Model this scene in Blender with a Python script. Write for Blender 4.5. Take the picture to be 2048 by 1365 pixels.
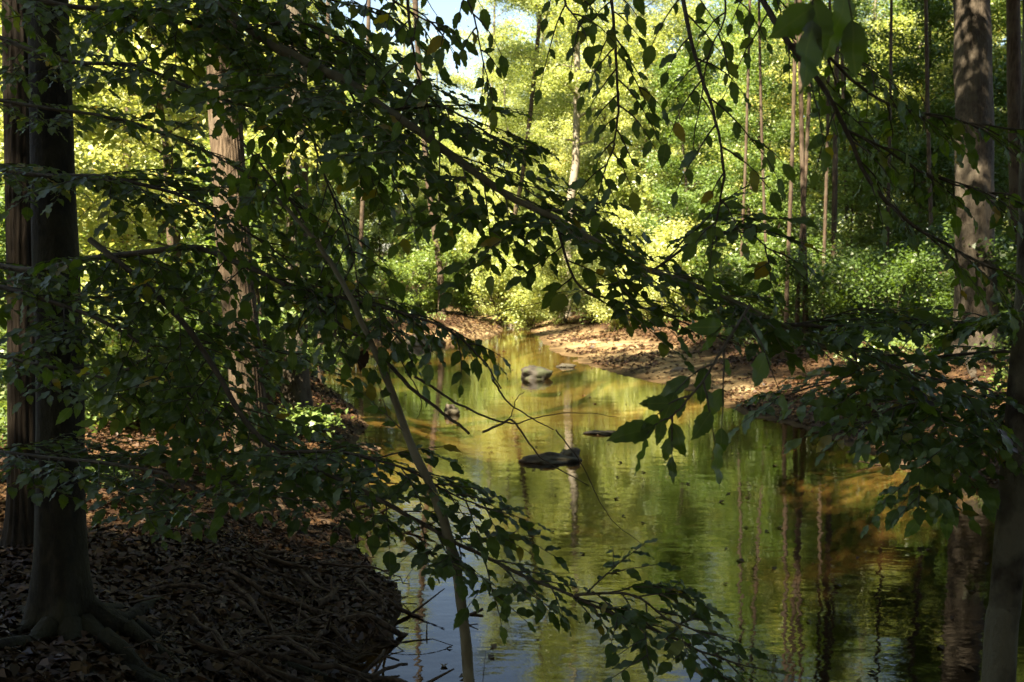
import bpy, math, random
import numpy as np
from mathutils import Vector, Matrix, Quaternion

for o in list(bpy.data.objects):
    bpy.data.objects.remove(o)
scene = bpy.context.scene
C = scene.collection

# ------------------------------------------------------------------ camera
FOCAL, SENSOR, PITCH, CAM_H = 38.0, 36.0, math.radians(3.55), 2.0
cam_d = bpy.data.cameras.new('camera')
cam = bpy.data.objects.new('camera', cam_d)
C.objects.link(cam)
cam.location = (0, 0, CAM_H)
cam.rotation_euler = (math.radians(90) - PITCH, 0, 0)
cam_d.lens, cam_d.sensor_width = FOCAL, SENSOR
cam_d.clip_start, cam_d.clip_end = 0.05, 600
cam_d.dof.use_dof = True
cam_d.dof.focus_distance = 3.6
cam_d.dof.aperture_fstop = 8.0
scene.camera = cam

# ------------------------------------------------------------------ sky and sun
SUN_EL = math.radians(52)
SUN_AZ = math.atan2(-0.62, -0.78)          # clockwise from +Y
SUN_DIR = Vector((math.sin(SUN_AZ) * math.cos(SUN_EL), math.cos(SUN_AZ) * math.cos(SUN_EL), math.sin(SUN_EL)))
world = bpy.data.worlds.new('World')
scene.world = world
world.use_nodes = True
wn = world.node_tree
wn.nodes.clear()
w_out = wn.nodes.new('ShaderNodeOutputWorld')
w_bg = wn.nodes.new('ShaderNodeBackground')
w_sky = wn.nodes.new('ShaderNodeTexSky')
w_sky.sky_type = 'NISHITA'
w_sky.sun_disc = False
w_sky.sun_elevation = SUN_EL
w_sky.sun_rotation = SUN_AZ
w_bg.inputs['Strength'].default_value = 0.05
wn.links.new(w_sky.outputs[0], w_bg.inputs[0])
wn.links.new(w_bg.outputs[0], w_out.inputs[0])
sun_d = bpy.data.lights.new('sun', 'SUN')
sun_d.energy, sun_d.angle, sun_d.color = 5.0, math.radians(0.53), (1.0, 0.92, 0.78)
sun = bpy.data.objects.new('sun', sun_d)
C.objects.link(sun)
sun.rotation_euler = SUN_DIR.to_track_quat('Z', 'Y').to_euler()

# ------------------------------------------------------------------ exposure and render
vs = scene.view_settings
vs.view_transform, vs.look, vs.gamma, vs.exposure = 'Standard', 'None', 1.0, 2.75
vs.use_curve_mapping = False
vs.use_white_balance = True
vs.white_balance_temperature = 7400
cy = scene.cycles
cy.max_bounces, cy.diffuse_bounces, cy.glossy_bounces = 6, 3, 2
cy.transmission_bounces, cy.transparent_max_bounces = 4, 6
cy.caustics_reflective = cy.caustics_refractive = False
cy.use_denoising = True
cy.denoiser = 'OPENIMAGEDENOISE'
cy.sample_clamp_indirect = 4.0

rng = np.random.default_rng(11)
random.seed(5)
FPX = 2048 * FOCAL / SENSOR


def at(px, py, d):
    """The point seen at pixel (px, py) of the photograph at distance d ahead."""
    x = (px - 1024) / FPX * d
    yv = -(py - 682.5) / FPX * d
    c, s = math.cos(PITCH), math.sin(PITCH)
    return np.array((x, d * c + yv * s, CAM_H - d * s + yv * c))


def project(P):
    P = np.asarray(P, float)
    c, s = math.cos(PITCH), math.sin(PITCH)
    dz = P[..., 2] - CAM_H
    d = P[..., 1] * c - dz * s
    yv = P[..., 1] * s + dz * c
    d = np.where(np.abs(d) < 1e-4, 1e-4, d)
    return 1024 + P[..., 0] / d * FPX, 682.5 - yv / d * FPX, d


# ------------------------------------------------------------------ mesh helpers
def mesh_np(name, V, F, mat=None, smooth=False, rnd=None, uv=None):
    """V (n,3); F (m,k) with one k per mesh."""
    V = np.ascontiguousarray(V, np.float32)
    F = np.ascontiguousarray(F, np.int32)
    me = bpy.data.meshes.new(name)
    m, k = F.shape
    me.vertices.add(len(V))
    me.vertices.foreach_set('co', V.ravel())
    me.loops.add(m * k)
    me.loops.foreach_set('vertex_index', F.ravel())
    me.polygons.add(m)
    me.polygons.foreach_set('loop_start', np.arange(0, m * k, k, dtype=np.int32))
    me.polygons.foreach_set('loop_total', np.full(m, k, np.int32))
    me.update(calc_edges=True)
    if smooth:
        me.polygons.foreach_set('use_smooth', np.ones(m, bool))
    if rnd is not None:
        a = me.attributes.new('rnd', 'FLOAT', 'FACE')
        a.data.foreach_set('value', np.ascontiguousarray(rnd, np.float32))
    if uv is not None:
        l = me.uv_layers.new(name='UVMap')
        l.data.foreach_set('uv', np.ascontiguousarray(uv[F.ravel()], np.float32).ravel())
    if mat is not None:
        me.materials.append(mat)
    return me


def link(name, me, parent=None, **props):
    o = bpy.data.objects.new(name, me)
    C.objects.link(o)
    if parent is not None:
        o.parent = parent
    for k, v in props.items():
        if v is not None:
            o[k] = v
    return o


def empty(name, loc, label, category, group=None, rz=0.0, sc=1.0):
    o = link(name, None, None, label=label, category=category, group=group)
    o.location = loc
    o.rotation_euler = (0, 0, rz)
    o.scale = (sc, sc, sc)
    o.empty_display_size = 0.2
    return o


def norm(a):
    a = np.asarray(a, float)
    return a / np.maximum(np.linalg.norm(a, axis=-1, keepdims=True), 1e-9)


def spline(pts, n):
    """Catmull-Rom through pts (k, c) -> (n, c)."""
    P = np.asarray(pts, float)
    P = np.vstack((2 * P[0] - P[1], P, 2 * P[-1] - P[-2]))
    k = len(P) - 3
    t = np.linspace(0, k - 1e-6, n)
    i = t.astype(int)
    f = (t - i)[:, None]
    a, b, c, d = P[i], P[i + 1], P[i + 2], P[i + 3]
    return 0.5 * ((2 * b) + (-a + c) * f + (2 * a - 5 * b + 4 * c - d) * f ** 2 + (-a + 3 * b - 3 * c + d) * f ** 3)


def frames(P):
    T = norm(np.gradient(P, axis=0))
    up = np.array((0, 0, 1.0)) if abs(T[0][2]) < 0.9 else np.array((1.0, 0, 0))
    N = np.zeros_like(P)
    n = norm(np.cross(T[0], up))
    for i in range(len(P)):
        n = norm(n - T[i] * np.dot(n, T[i]))
        N[i] = n
    return T, N, np.cross(T, N)


class MB:
    """Collects quads of tubes for one mesh."""
    def __init__(self):
        self.V, self.F, self.n = [], [], 0

    def add(self, V, F):
        self.V.append(V)
        self.F.append(F + self.n)
        self.n += len(V)

    def tube(self, P, R, seg=8, fn=None, cap=True):
        P = np.asarray(P, float)
        R = np.broadcast_to(np.asarray(R, float), (len(P),))
        if cap:
            P = np.vstack((P, P[-1] + (P[-1] - P[-2]) * 0.02))
            R = np.append(R, R[-1] * 0.02)
        T, N, B = frames(P)
        a = np.linspace(0, 2 * math.pi, seg, endpoint=False)
        rr = R[:, None] * np.ones(seg)
        if fn is not None:
            rr = fn(rr, a[None, :], P)
        V = P[:, None, :] + rr[..., None] * (np.cos(a)[None, :, None] * N[:, None, :] + np.sin(a)[None, :, None] * B[:, None, :])
        n = len(P)
        i, j = np.meshgrid(np.arange(n - 1), np.arange(seg), indexing='ij')
        j2 = (j + 1) % seg
        F = np.stack((i * seg + j, i * seg + j2, (i + 1) * seg + j2, (i + 1) * seg + j), -1).reshape(-1, 4)
        self.add(V.reshape(-1, 3), F)

    def mesh(self, name, mat, smooth=True):
        return mesh_np(name, np.vstack(self.V), np.vstack(self.F), mat, smooth)


def vnoise(x, y, seed=0):
    """Smooth value noise, vectorised."""
    x, y = np.asarray(x, float), np.asarray(y, float)
    xi, yi = np.floor(x).astype(np.int64), np.floor(y).astype(np.int64)
    fx, fy = x - xi, y - yi
    fx, fy = fx * fx * (3 - 2 * fx), fy * fy * (3 - 2 * fy)

    def h(a, b):
        n = (a * 374761393 + b * 668265263 + seed * 1442695041) & 0x7fffffff
        n = ((n ^ (n >> 13)) * 1274126177) & 0x7fffffff
        return ((n ^ (n >> 16)) & 0xffff) / 65535.0
    a, b, c, d = h(xi, yi), h(xi + 1, yi), h(xi, yi + 1), h(xi + 1, yi + 1)
    return (a * (1 - fx) + b * fx) * (1 - fy) + (c * (1 - fx) + d * fx) * fy


def fbm(x, y, seed=0, o=4):
    s, a, t = 0, 1, 0
    for k in range(o):
        s = s + a * vnoise(x * 2 ** k, y * 2 ** k, seed + k)
        t += a
        a *= 0.5
    return s / t - 0.5


def sstep(t):
    t = np.clip(t, 0, 1)
    return t * t * (3 - 2 * t)


# ------------------------------------------------------------------ materials
def new_mat(name):
    m = bpy.data.materials.new(name)
    m.use_nodes = True
    nt = m.node_tree
    nt.nodes.clear()
    return m, nt, nt.nodes.new('ShaderNodeOutputMaterial')


def nd(nt, typ, **kw):
    n = nt.nodes.new(typ)
    for k, v in kw.items():
        if isinstance(v, (int, float, tuple)) and k in n.inputs:
            n.inputs[k].default_value = v
        else:
            setattr(n, k, v)
    return n


def ramp(nt, fac, stops):
    r = nt.nodes.new('ShaderNodeValToRGB')
    e = r.color_ramp.elements
    while len(e) < len(stops):
        e.new(0.5)
    for i, (p, c) in enumerate(stops):
        e[i].position = p
        e[i].color = (*c, 1)
    nt.links.new(fac, r.inputs[0])
    return r.outputs[0]


def math_n(nt, op, a, b=None, clamp=False):
    n = nt.nodes.new('ShaderNodeMath')
    n.operation = op
    n.use_clamp = clamp
    for i, v in enumerate((a, b)):
        if v is None:
            continue
        if isinstance(v, (int, float)):
            n.inputs[i].default_value = v
        else:
            nt.links.new(v, n.inputs[i])
    return n.outputs[0]


def leaf_mat(name, stops, trans=0.45, gloss=0.10, rough=0.45, veins=False, t_gain=(1.4, 1.3, 0.7), per_object=0.25):
    m, nt, out = new_mat(name)
    L = nt.links.new
    oi = nd(nt, 'ShaderNodeObjectInfo')
    at_ = nd(nt, 'ShaderNodeAttribute', attribute_name='rnd')
    if veins:
        fac = oi.outputs['Random']
        add = math_n(nt, 'ADD', fac, at_.outputs['Fac'])
        fac = math_n(nt, 'FRACT', add)
    else:
        a = math_n(nt, 'MULTIPLY', oi.outputs['Random'], per_object)
        b = math_n(nt, 'MULTIPLY', at_.outputs['Fac'], 1 - per_object)
        fac = math_n(nt, 'ADD', a, b)
    col = ramp(nt, fac, stops)
    nrm = None
    if veins:
        uvn = nd(nt, 'ShaderNodeUVMap')
        sp = nd(nt, 'ShaderNodeSeparateXYZ')
        L(uvn.outputs[0], sp.inputs[0])
        u = math_n(nt, 'ABSOLUTE', math_n(nt, 'SUBTRACT', sp.outputs[0], 0.5))
        ph = math_n(nt, 'SUBTRACT', math_n(nt, 'MULTIPLY', sp.outputs[1], 56.0), math_n(nt, 'MULTIPLY', u, 50.0))
        sn = math_n(nt, 'SINE', ph)
        vein = math_n(nt, 'POWER', math_n(nt, 'ABSOLUTE', sn), 0.35)
        mid = math_n(nt, 'MULTIPLY', u, 28.0, True)
        vv = math_n(nt, 'MULTIPLY', vein, mid)
        mx = nd(nt, 'ShaderNodeMixRGB', blend_type='MIX')
        mx.inputs[1].default_value = (0.16, 0.20, 0.06, 1)
        L(math_n(nt, 'ADD', math_n(nt, 'MULTIPLY', vv, 0.62), 0.38), mx.inputs[0])
        L(col, mx.inputs[2])
        col = mx.outputs[0]
        bp = nd(nt, 'ShaderNodeBump', Strength=0.25, Distance=0.002)
        L(vv, bp.inputs['Height'])
        nrm = bp.outputs[0]
    dif = nd(nt, 'ShaderNodeBsdfDiffuse')
    L(col, dif.inputs[0])
    trc = nd(nt, 'ShaderNodeMixRGB', blend_type='MULTIPLY')
    trc.inputs[0].default_value = 1
    L(col, trc.inputs[1])
    trc.inputs[2].default_value = (*t_gain, 1)
    tr = nd(nt, 'ShaderNodeBsdfTranslucent')
    L(trc.outputs[0], tr.inputs[0])
    mix = nd(nt, 'ShaderNodeMixShader')
    mix.inputs[0].default_value = trans
    L(dif.outputs[0], mix.inputs[1])
    L(tr.outputs[0], mix.inputs[2])
    gl = nd(nt, 'ShaderNodeBsdfGlossy', Roughness=rough)
    lw = nd(nt, 'ShaderNodeLayerWeight', Blend=0.25)
    fr = math_n(nt, 'ADD', math_n(nt, 'MULTIPLY', lw.outputs['Facing'], gloss * 2.0), gloss * 0.35)
    mix2 = nd(nt, 'ShaderNodeMixShader')
    L(fr, mix2.inputs[0])
    L(mix.outputs[0], mix2.inputs[1])
    L(gl.outputs[0], mix2.inputs[2])
    if nrm is not None:
        L(nrm, dif.inputs['Normal'])
        L(nrm, gl.inputs['Normal'])
    L(mix2.outputs[0], out.inputs[0])
    return m


def bark_mat(name, c1, c2, c3, scale=9.0, stretch=0.18, bump=0.6, patch=0.0, patch_col=(0.4, 0.42, 0.34), streak=True):
    m, nt, out = new_mat(name)
    L = nt.links.new
    tc = nd(nt, 'ShaderNodeTexCoord')
    mp = nd(nt, 'ShaderNodeMapping')
    mp.inputs['Scale'].default_value = (1, 1, stretch)
    L(tc.outputs['Object'], mp.inputs[0])
    n1 = nd(nt, 'ShaderNodeTexNoise', Scale=scale, Detail=7.0, Roughness=0.65)
    L(mp.outputs[0], n1.inputs[0])
    n2 = nd(nt, 'ShaderNodeTexNoise', Scale=2.2, Detail=5.0, Roughness=0.6)
    L(tc.outputs['Object'], n2.inputs[0])
    v = nd(nt, 'ShaderNodeTexVoronoi', Scale=scale * 1.6)
    L(mp.outputs[0], v.inputs[0])
    h = math_n(nt, 'ADD', n1.outputs[0], math_n(nt, 'MULTIPLY', v.outputs[0], 0.45 if streak else 0.1))
    col = ramp(nt, h, [(0.3, c1), (0.6, c2), (0.95, c3)])
    pm = ramp(nt, n2.outputs[0], [(0.54 - patch * 0.12, (0, 0, 0)), (0.60 - patch * 0.08, (1, 1, 1))])
    mx = nd(nt, 'ShaderNodeMixRGB')
    L(math_n(nt, 'MULTIPLY', pm, patch), mx.inputs[0])
    L(col, mx.inputs[1])
    mx.inputs[2].default_value = (*patch_col, 1)
    bs = nd(nt, 'ShaderNodeBsdfPrincipled', Roughness=0.85)
    bs.inputs['Specular IOR Level'].default_value = 0.2
    L(mx.outputs[0], bs.inputs['Base Color'])
    bp = nd(nt, 'ShaderNodeBump', Strength=bump, Distance=0.02)
    L(h, bp.inputs['Height'])
    L(bp.outputs[0], bs.inputs['Normal'])
    L(bs.outputs[0], out.inputs[0])
    return m


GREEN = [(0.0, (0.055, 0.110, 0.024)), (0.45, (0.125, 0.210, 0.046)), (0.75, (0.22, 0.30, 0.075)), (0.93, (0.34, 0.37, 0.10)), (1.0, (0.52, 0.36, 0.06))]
YELLOW = [(0.0, (0.15, 0.22, 0.060)), (0.4, (0.30, 0.375, 0.12)), (0.75, (0.46, 0.49, 0.20)), (0.92, (0.60, 0.56, 0.24)), (1.0, (0.66, 0.34, 0.07))]  # yellowing leaves, paled further so the colour carries haze and sun glow
DARKG = [(0.0, (0.04, 0.085, 0.012)), (0.5, (0.075, 0.14, 0.018)), (0.9, (0.13, 0.19, 0.024)), (1.0, (0.2, 0.21, 0.03))]  # darkened leaf colours: shade put into the foliage itself
BEECH = [(0.0, (0.045, 0.090, 0.016)), (0.5, (0.070, 0.130, 0.022)), (0.90, (0.105, 0.165, 0.026)), (0.965, (0.20, 0.22, 0.03)), (1.0, (0.34, 0.22, 0.03))]
LITTER = [(0.0, (0.014, 0.006, 0.003)), (0.35, (0.040, 0.018, 0.007)), (0.7, (0.090, 0.046, 0.017)), (0.93, (0.20, 0.125, 0.055)), (1.0, (0.26, 0.17, 0.035))]
M = {
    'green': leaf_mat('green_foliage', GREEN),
    'yellow': leaf_mat('yellowing_hazed_foliage', YELLOW),
    'dark': leaf_mat('shade_tinted_foliage', DARKG),
    'beech': leaf_mat('beech_leaf', BEECH, trans=0.5, gloss=0.08, rough=0.42, veins=True, t_gain=(1.8, 1.75, 0.5)),
    'litter': leaf_mat('dead_leaf', LITTER, trans=0.1, gloss=0.05, rough=0.5, t_gain=(1, 1, 1)),
    'dead': leaf_mat('withered_leaf', [(0, (0.05, 0.025, 0.012)), (1, (0.16, 0.07, 0.02))], trans=0.2, t_gain=(1, 1, 1)),
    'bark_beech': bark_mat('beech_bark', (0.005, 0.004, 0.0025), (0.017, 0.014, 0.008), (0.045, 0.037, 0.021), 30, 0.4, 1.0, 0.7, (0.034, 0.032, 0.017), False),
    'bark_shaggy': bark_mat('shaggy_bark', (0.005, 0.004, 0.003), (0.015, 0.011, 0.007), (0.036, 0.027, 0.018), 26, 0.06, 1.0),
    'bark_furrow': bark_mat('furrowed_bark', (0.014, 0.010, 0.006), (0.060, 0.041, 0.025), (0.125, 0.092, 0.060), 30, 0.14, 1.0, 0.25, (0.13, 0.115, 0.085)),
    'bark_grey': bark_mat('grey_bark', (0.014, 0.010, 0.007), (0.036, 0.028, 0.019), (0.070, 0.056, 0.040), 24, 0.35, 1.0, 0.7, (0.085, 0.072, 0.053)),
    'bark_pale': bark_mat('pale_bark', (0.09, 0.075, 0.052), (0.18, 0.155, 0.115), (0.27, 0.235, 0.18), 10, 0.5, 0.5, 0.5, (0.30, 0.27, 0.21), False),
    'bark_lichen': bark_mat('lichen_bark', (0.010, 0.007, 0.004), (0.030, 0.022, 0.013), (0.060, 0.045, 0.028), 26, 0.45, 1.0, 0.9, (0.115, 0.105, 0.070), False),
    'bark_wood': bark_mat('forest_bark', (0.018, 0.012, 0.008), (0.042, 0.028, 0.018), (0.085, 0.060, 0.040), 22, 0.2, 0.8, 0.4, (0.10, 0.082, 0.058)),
    'twig': bark_mat('twig_bark', (0.045, 0.036, 0.026), (0.085, 0.068, 0.048), (0.13, 0.105, 0.075), 25, 0.4, 0.3, 0.3, (0.16, 0.15, 0.11), False),
    'stem': bark_mat('sapling_bark', (0.10, 0.090, 0.055), (0.17, 0.15, 0.095), (0.23, 0.21, 0.14), 22, 0.4, 0.3, 0.4, (0.25, 0.24, 0.17), False),
    'root': bark_mat('root_bark', (0.010, 0.006, 0.004), (0.034, 0.021, 0.012), (0.085, 0.056, 0.034), 18, 0.6, 0.6, 0.2, (0.30, 0.24, 0.17)),
    'stick': bark_mat('weathered_stick', (0.014, 0.009, 0.005), (0.048, 0.030, 0.018), (0.12, 0.082, 0.05), 28, 0.5, 0.8, 0.2, (0.12, 0.088, 0.055)),
}


def ground_mat():
    m, nt, out = new_mat('woodland_ground')
    L = nt.links.new
    g = nd(nt, 'ShaderNodeNewGeometry')
    sp = nd(nt, 'ShaderNodeSeparateXYZ')
    L(g.outputs['Position'], sp.inputs[0])
    n1 = nd(nt, 'ShaderNodeTexNoise', Scale=1.1, Detail=8.0, Roughness=0.6)
    L(g.outputs['Position'], n1.inputs[0])
    n2 = nd(nt, 'ShaderNodeTexNoise', Scale=18.0, Detail=6.0, Roughness=0.7)
    L(g.outputs['Position'], n2.inputs[0])
    v = nd(nt, 'ShaderNodeTexVoronoi', Scale=26.0)
    L(g.outputs['Position'], v.inputs[0])
    soil = ramp(nt, math_n(nt, 'ADD', math_n(nt, 'MULTIPLY', n2.outputs[0], 0.6), math_n(nt, 'MULTIPLY', v.outputs['Color'], 0.4)),
                [(0.25, (0.018, 0.010, 0.005)), (0.5, (0.045, 0.025, 0.011)), (0.8, (0.10, 0.060, 0.028))])
    mps = nd(nt, 'ShaderNodeMapping')
    mps.inputs['Scale'].default_value = (0.7, 1.5, 1)
    L(g.outputs['Position'], mps.inputs[0])
    n3 = nd(nt, 'ShaderNodeTexNoise', Scale=1.6, Detail=6.0, Roughness=0.62)
    L(mps.outputs[0], n3.inputs[0])
    sand = ramp(nt, math_n(nt, 'ADD', math_n(nt, 'MULTIPLY', n3.outputs[0], 0.75), math_n(nt, 'MULTIPLY', n2.outputs[0], 0.25)),
                [(0.38, (0.075, 0.050, 0.022)), (0.5, (0.17, 0.120, 0.058)), (0.66, (0.36, 0.275, 0.155))])
    hz = math_n(nt, 'ADD', sp.outputs[2], math_n(nt, 'MULTIPLY', math_n(nt, 'SUBTRACT', n1.outputs[0], 0.5), 0.25))
    hz = math_n(nt, 'ADD', hz, math_n(nt, 'MULTIPLY', math_n(nt, 'MULTIPLY', math_n(nt, 'SUBTRACT', 18.5, sp.outputs[1]), 0.2, True), 0.16))
    hz = math_n(nt, 'SUBTRACT', hz, math_n(nt, 'MULTIPLY', math_n(nt, 'MULTIPLY', math_n(nt, 'SUBTRACT', sp.outputs[1], 18.5), 0.3, True), 0.10))
    mask = ramp(nt, math_n(nt, 'ADD', math_n(nt, 'MULTIPLY', hz, 2.0), 0.5), [(0.70, (0, 0, 0)), (0.98, (1, 1, 1))])
    mx = nd(nt, 'ShaderNodeMixRGB')
    L(mask, mx.inputs[0])
    L(sand, mx.inputs[1])
    L(soil, mx.inputs[2])
    wet = ramp(nt, math_n(nt, 'ADD', math_n(nt, 'MULTIPLY', sp.outputs[2], 4.0), 0.4), [(0.46, (0.38, 0.34, 0.30)), (0.66, (1, 1, 1))])
    mxw = nd(nt, 'ShaderNodeMixRGB', blend_type='MULTIPLY')
    mxw.inputs[0].default_value = 1
    L(mx.outputs[0], mxw.inputs[1])
    L(wet, mxw.inputs[2])
    wsel = nd(nt, 'ShaderNodeMixRGB')
    L(ramp(nt, math_n(nt, 'ADD', sp.outputs[2], 0.5), [(0.49, (0, 0, 0)), (0.5, (1, 1, 1))]), wsel.inputs[0])
    L(mx.outputs[0], wsel.inputs[1])
    L(mxw.outputs[0], wsel.inputs[2])
    mx = wsel
    deep_dark = ramp(nt, math_n(nt, 'ADD', sp.outputs[2], 1.0), [(0.52, (1, 1, 1)), (0.74, (0, 0, 0))])  # bed colour darkened with depth, standing in for light lost in the water
    mx2 = nd(nt, 'ShaderNodeMixRGB')
    L(deep_dark, mx2.inputs[0])
    L(mx.outputs[0], mx2.inputs[1])
    mx2.inputs[2].default_value = (0.035, 0.024, 0.013, 1)
    bs = nd(nt, 'ShaderNodeBsdfPrincipled', Roughness=0.9)
    bs.inputs['Specular IOR Level'].default_value = 0.15
    L(mx2.outputs[0], bs.inputs['Base Color'])
    bp = nd(nt, 'ShaderNodeBump', Strength=0.7, Distance=0.03)
    L(n2.outputs[0], bp.inputs['Height'])
    L(bp.outputs[0], bs.inputs['Normal'])
    L(bs.outputs[0], out.inputs[0])
    return m


def water_mat():
    m, nt, out = new_mat('creek_water')
    L = nt.links.new
    g = nd(nt, 'ShaderNodeNewGeometry')
    mp = nd(nt, 'ShaderNodeMapping')
    mp.inputs['Scale'].default_value = (0.75, 1.25, 1)
    L(g.outputs['Position'], mp.inputs[0])
    n1 = nd(nt, 'ShaderNodeTexNoise', Scale=3.2, Detail=3.0, Roughness=0.5)
    n2 = nd(nt, 'ShaderNodeTexNoise', Scale=17.0, Detail=3.0, Roughness=0.55)
    n3 = nd(nt, 'ShaderNodeTexNoise', Scale=0.5, Detail=2.0)
    for n in (n1, n2, n3):
        L(mp.outputs[0], n.inputs[0])
    amp = ramp(nt, n3.outputs[0], [(0.38, (0.35, 0.35, 0.35)), (0.62, (1, 1, 1))])
    h = math_n(nt, 'ADD', math_n(nt, 'MULTIPLY', n1.outputs[0], 1.0), math_n(nt, 'MULTIPLY', math_n(nt, 'MULTIPLY', n2.outputs[0], 0.13), amp))
    bp = nd(nt, 'ShaderNodeBump', Strength=1.0, Distance=0.0026)
    L(h, bp.inputs['Height'])
    fr = nd(nt, 'ShaderNodeFresnel', IOR=1.333)
    L(bp.outputs[0], fr.inputs['Normal'])
    tr = nd(nt, 'ShaderNodeBsdfTransparent')
    tr.inputs[0].default_value = (0.58, 0.51, 0.34, 1)
    gl = nd(nt, 'ShaderNodeBsdfGlossy', Roughness=0.015)
    gl.inputs[0].default_value = (1, 1, 1, 1)
    L(bp.outputs[0], gl.inputs['Normal'])
    mix = nd(nt, 'ShaderNodeMixShader')
    L(math_n(nt, 'MULTIPLY', fr.outputs[0], 1.0, True), mix.inputs[0])
    L(tr.outputs[0], mix.inputs[1])
    L(gl.outputs[0], mix.inputs[2])
    L(mix.outputs[0], out.inputs[0])
    return m


def rock_mat(name, c1, c2, moss):
    m, nt, out = new_mat(name)
    L = nt.links.new
    tc = nd(nt, 'ShaderNodeTexCoord')
    n1 = nd(nt, 'ShaderNodeTexNoise', Scale=7.0, Detail=8.0, Roughness=0.65)
    L(tc.outputs['Object'], n1.inputs[0])
    n2 = nd(nt, 'ShaderNodeTexNoise', Scale=3.0, Detail=5.0)
    L(tc.outputs['Object'], n2.inputs[0])
    col = ramp(nt, n1.outputs[0], [(0.3, c1), (0.7, c2)])
    mk = ramp(nt, n2.outputs[0], [(0.46, (0, 0, 0)), (0.56, (1, 1, 1))])
    mx = nd(nt, 'ShaderNodeMixRGB')
    L(math_n(nt, 'MULTIPLY', mk, moss), mx.inputs[0])
    L(col, mx.inputs[1])
    mx.inputs[2].default_value = (0.028, 0.036, 0.010, 1)
    bs = nd(nt, 'ShaderNodeBsdfPrincipled', Roughness=0.8)
    L(mx.outputs[0], bs.inputs['Base Color'])
    bp = nd(nt, 'ShaderNodeBump', Strength=0.7, Distance=0.03)
    L(n1.outputs[0], bp.inputs['Height'])
    L(bp.outputs[0], bs.inputs['Normal'])
    L(bs.outputs[0], out.inputs[0])
    return m


M['ground'], M['water'] = ground_mat(), water_mat()
M['rock_moss'] = rock_mat('mossy_rock', (0.010, 0.008, 0.005), (0.042, 0.034, 0.022), 0.8)
M['rock_dark'] = rock_mat('wet_rock', (0.02, 0.015, 0.010), (0.075, 0.058, 0.038), 0.3)
M['rock_pale'] = rock_mat('pale_rock', (0.05, 0.040, 0.028), (0.15, 0.125, 0.09), 0.3)

# ------------------------------------------------------------------ ground and water
YL = np.array((-12, 0, 4.0, 5.3, 6.6, 8, 9.5, 11.5, 14, 17, 20, 25, 28.5, 31, 33, 35, 39, 44, 50, 56, 64))
XL = np.array((-1.5, -0.9, -0.72, -0.74, -0.80, -1.15, -1.5, -1.75, -1.9, -2.6, -3.6, -5.0, -5.4, -4.2, -1.9, -1.0, -0.6, -0.9, -3.0, -8, -20))
YR = np.array((-12, 0, 5, 9.5, 12, 13.7, 15.2, 18, 19.7, 22, 24.7, 28, 32, 38, 44, 50, 56, 64))
XR = np.array((6, 5.2, 4.8, 4.4, 4.0, 3.8, 3.35, 3.05, 2.7, 2.0, 1.35, 1.05, 0.85, 0.65, 0.4, -1.2, -6, -18))
YB = np.array((-12, 5, 12, 16, 20, 28, 36, 50))
XB = np.array((0.5, 0.6, 1.1, 1.5, 2.3, 2.2, 1.5, 1.0))


def tz(x, y):
    """Height of the ground; the creek's water stands at zero."""
    x, y = np.asarray(x, float), np.asarray(y, float)
    w = 0.35 * fbm(x * 0.9 + 3.1, y * 0.9, 3)
    xl = np.interp(y, YL, XL) + w
    xr = np.interp(y, YR, XR) + w * 0.8
    bw = np.interp(y, YB, XB)
    xl = xl + 0.42 * fbm(x * 2.6 + 7, y * 2.6, 23) * np.clip((14 - y) / 4, 0, 1)
    n1 = fbm(x * 0.35, y * 0.35, 7)
    n2 = fbm(x * 1.7, y * 1.7, 17)
    tl, tr = xl - x, x - xr
    left = 0.08 * sstep(tl / 0.2) + 0.36 * sstep((tl - 0.05) / 1.5) + 0.025 * np.clip(tl - 1, 0, 40)
    right = 0.20 * sstep(tr / bw) + 0.08 * np.clip(tr / bw, 0, 1) + np.interp(y, (16, 21), (0.62, 0.34)) * sstep((tr - bw) / 1.5) + 0.022 * np.clip(tr - bw - 1, 0, 40)
    bar = sstep((y - 28.5) / 3) * sstep((0.1 - x) / 1.5)
    inb = np.minimum(-tl, -tr)
    bed = -0.04 - (0.34 + 0.45 * np.clip((13.5 - y) / 4, 0, 1)) * sstep(inb / 1.7) + 0.10 * n1 + 0.05 * n2
    bed = bed + 0.24 * bar * sstep(inb / 0.2)
    z = np.where(tl > 0, left, np.where(tr > 0, right, bed))
    out = np.clip(np.maximum(tl, tr), 0, 3)
    z = z + (0.22 * n1 + 0.07 * n2) * np.clip(out, 0, 1)
    z = z + 0.045 * np.clip(y - 58, 0, 200) + 0.03 * np.clip(np.abs(x) - 25, 0, 100)
    return z


def axis(segs):
    a = []
    for lo, hi, st in segs:
        a.append(np.arange(lo, hi, st))
    return np.concatenate(a)


gx = axis([(-110, -30, 4), (-30, -9, 0.7), (-9, 10, 0.10), (10, 30, 0.7), (30, 114, 4)])
gy = axis([(-40, -10, 3), (-10, 3, 0.6), (3, 30, 0.12), (30, 52, 0.3), (52, 180, 4)])
GX, GY = np.meshgrid(gx, gy)
GZ = tz(GX, GY)
ny, nx = GX.shape
ii, jj = np.meshgrid(np.arange(ny - 1), np.arange(nx - 1), indexing='ij')
GF = np.stack((ii * nx + jj, ii * nx + jj + 1, (ii + 1) * nx + jj + 1, (ii + 1) * nx + jj), -1).reshape(-1, 4)
link('ground', mesh_np('ground', np.stack((GX, GY, GZ), -1).reshape(-1, 3), GF, M['ground'], True), kind='structure')

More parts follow.
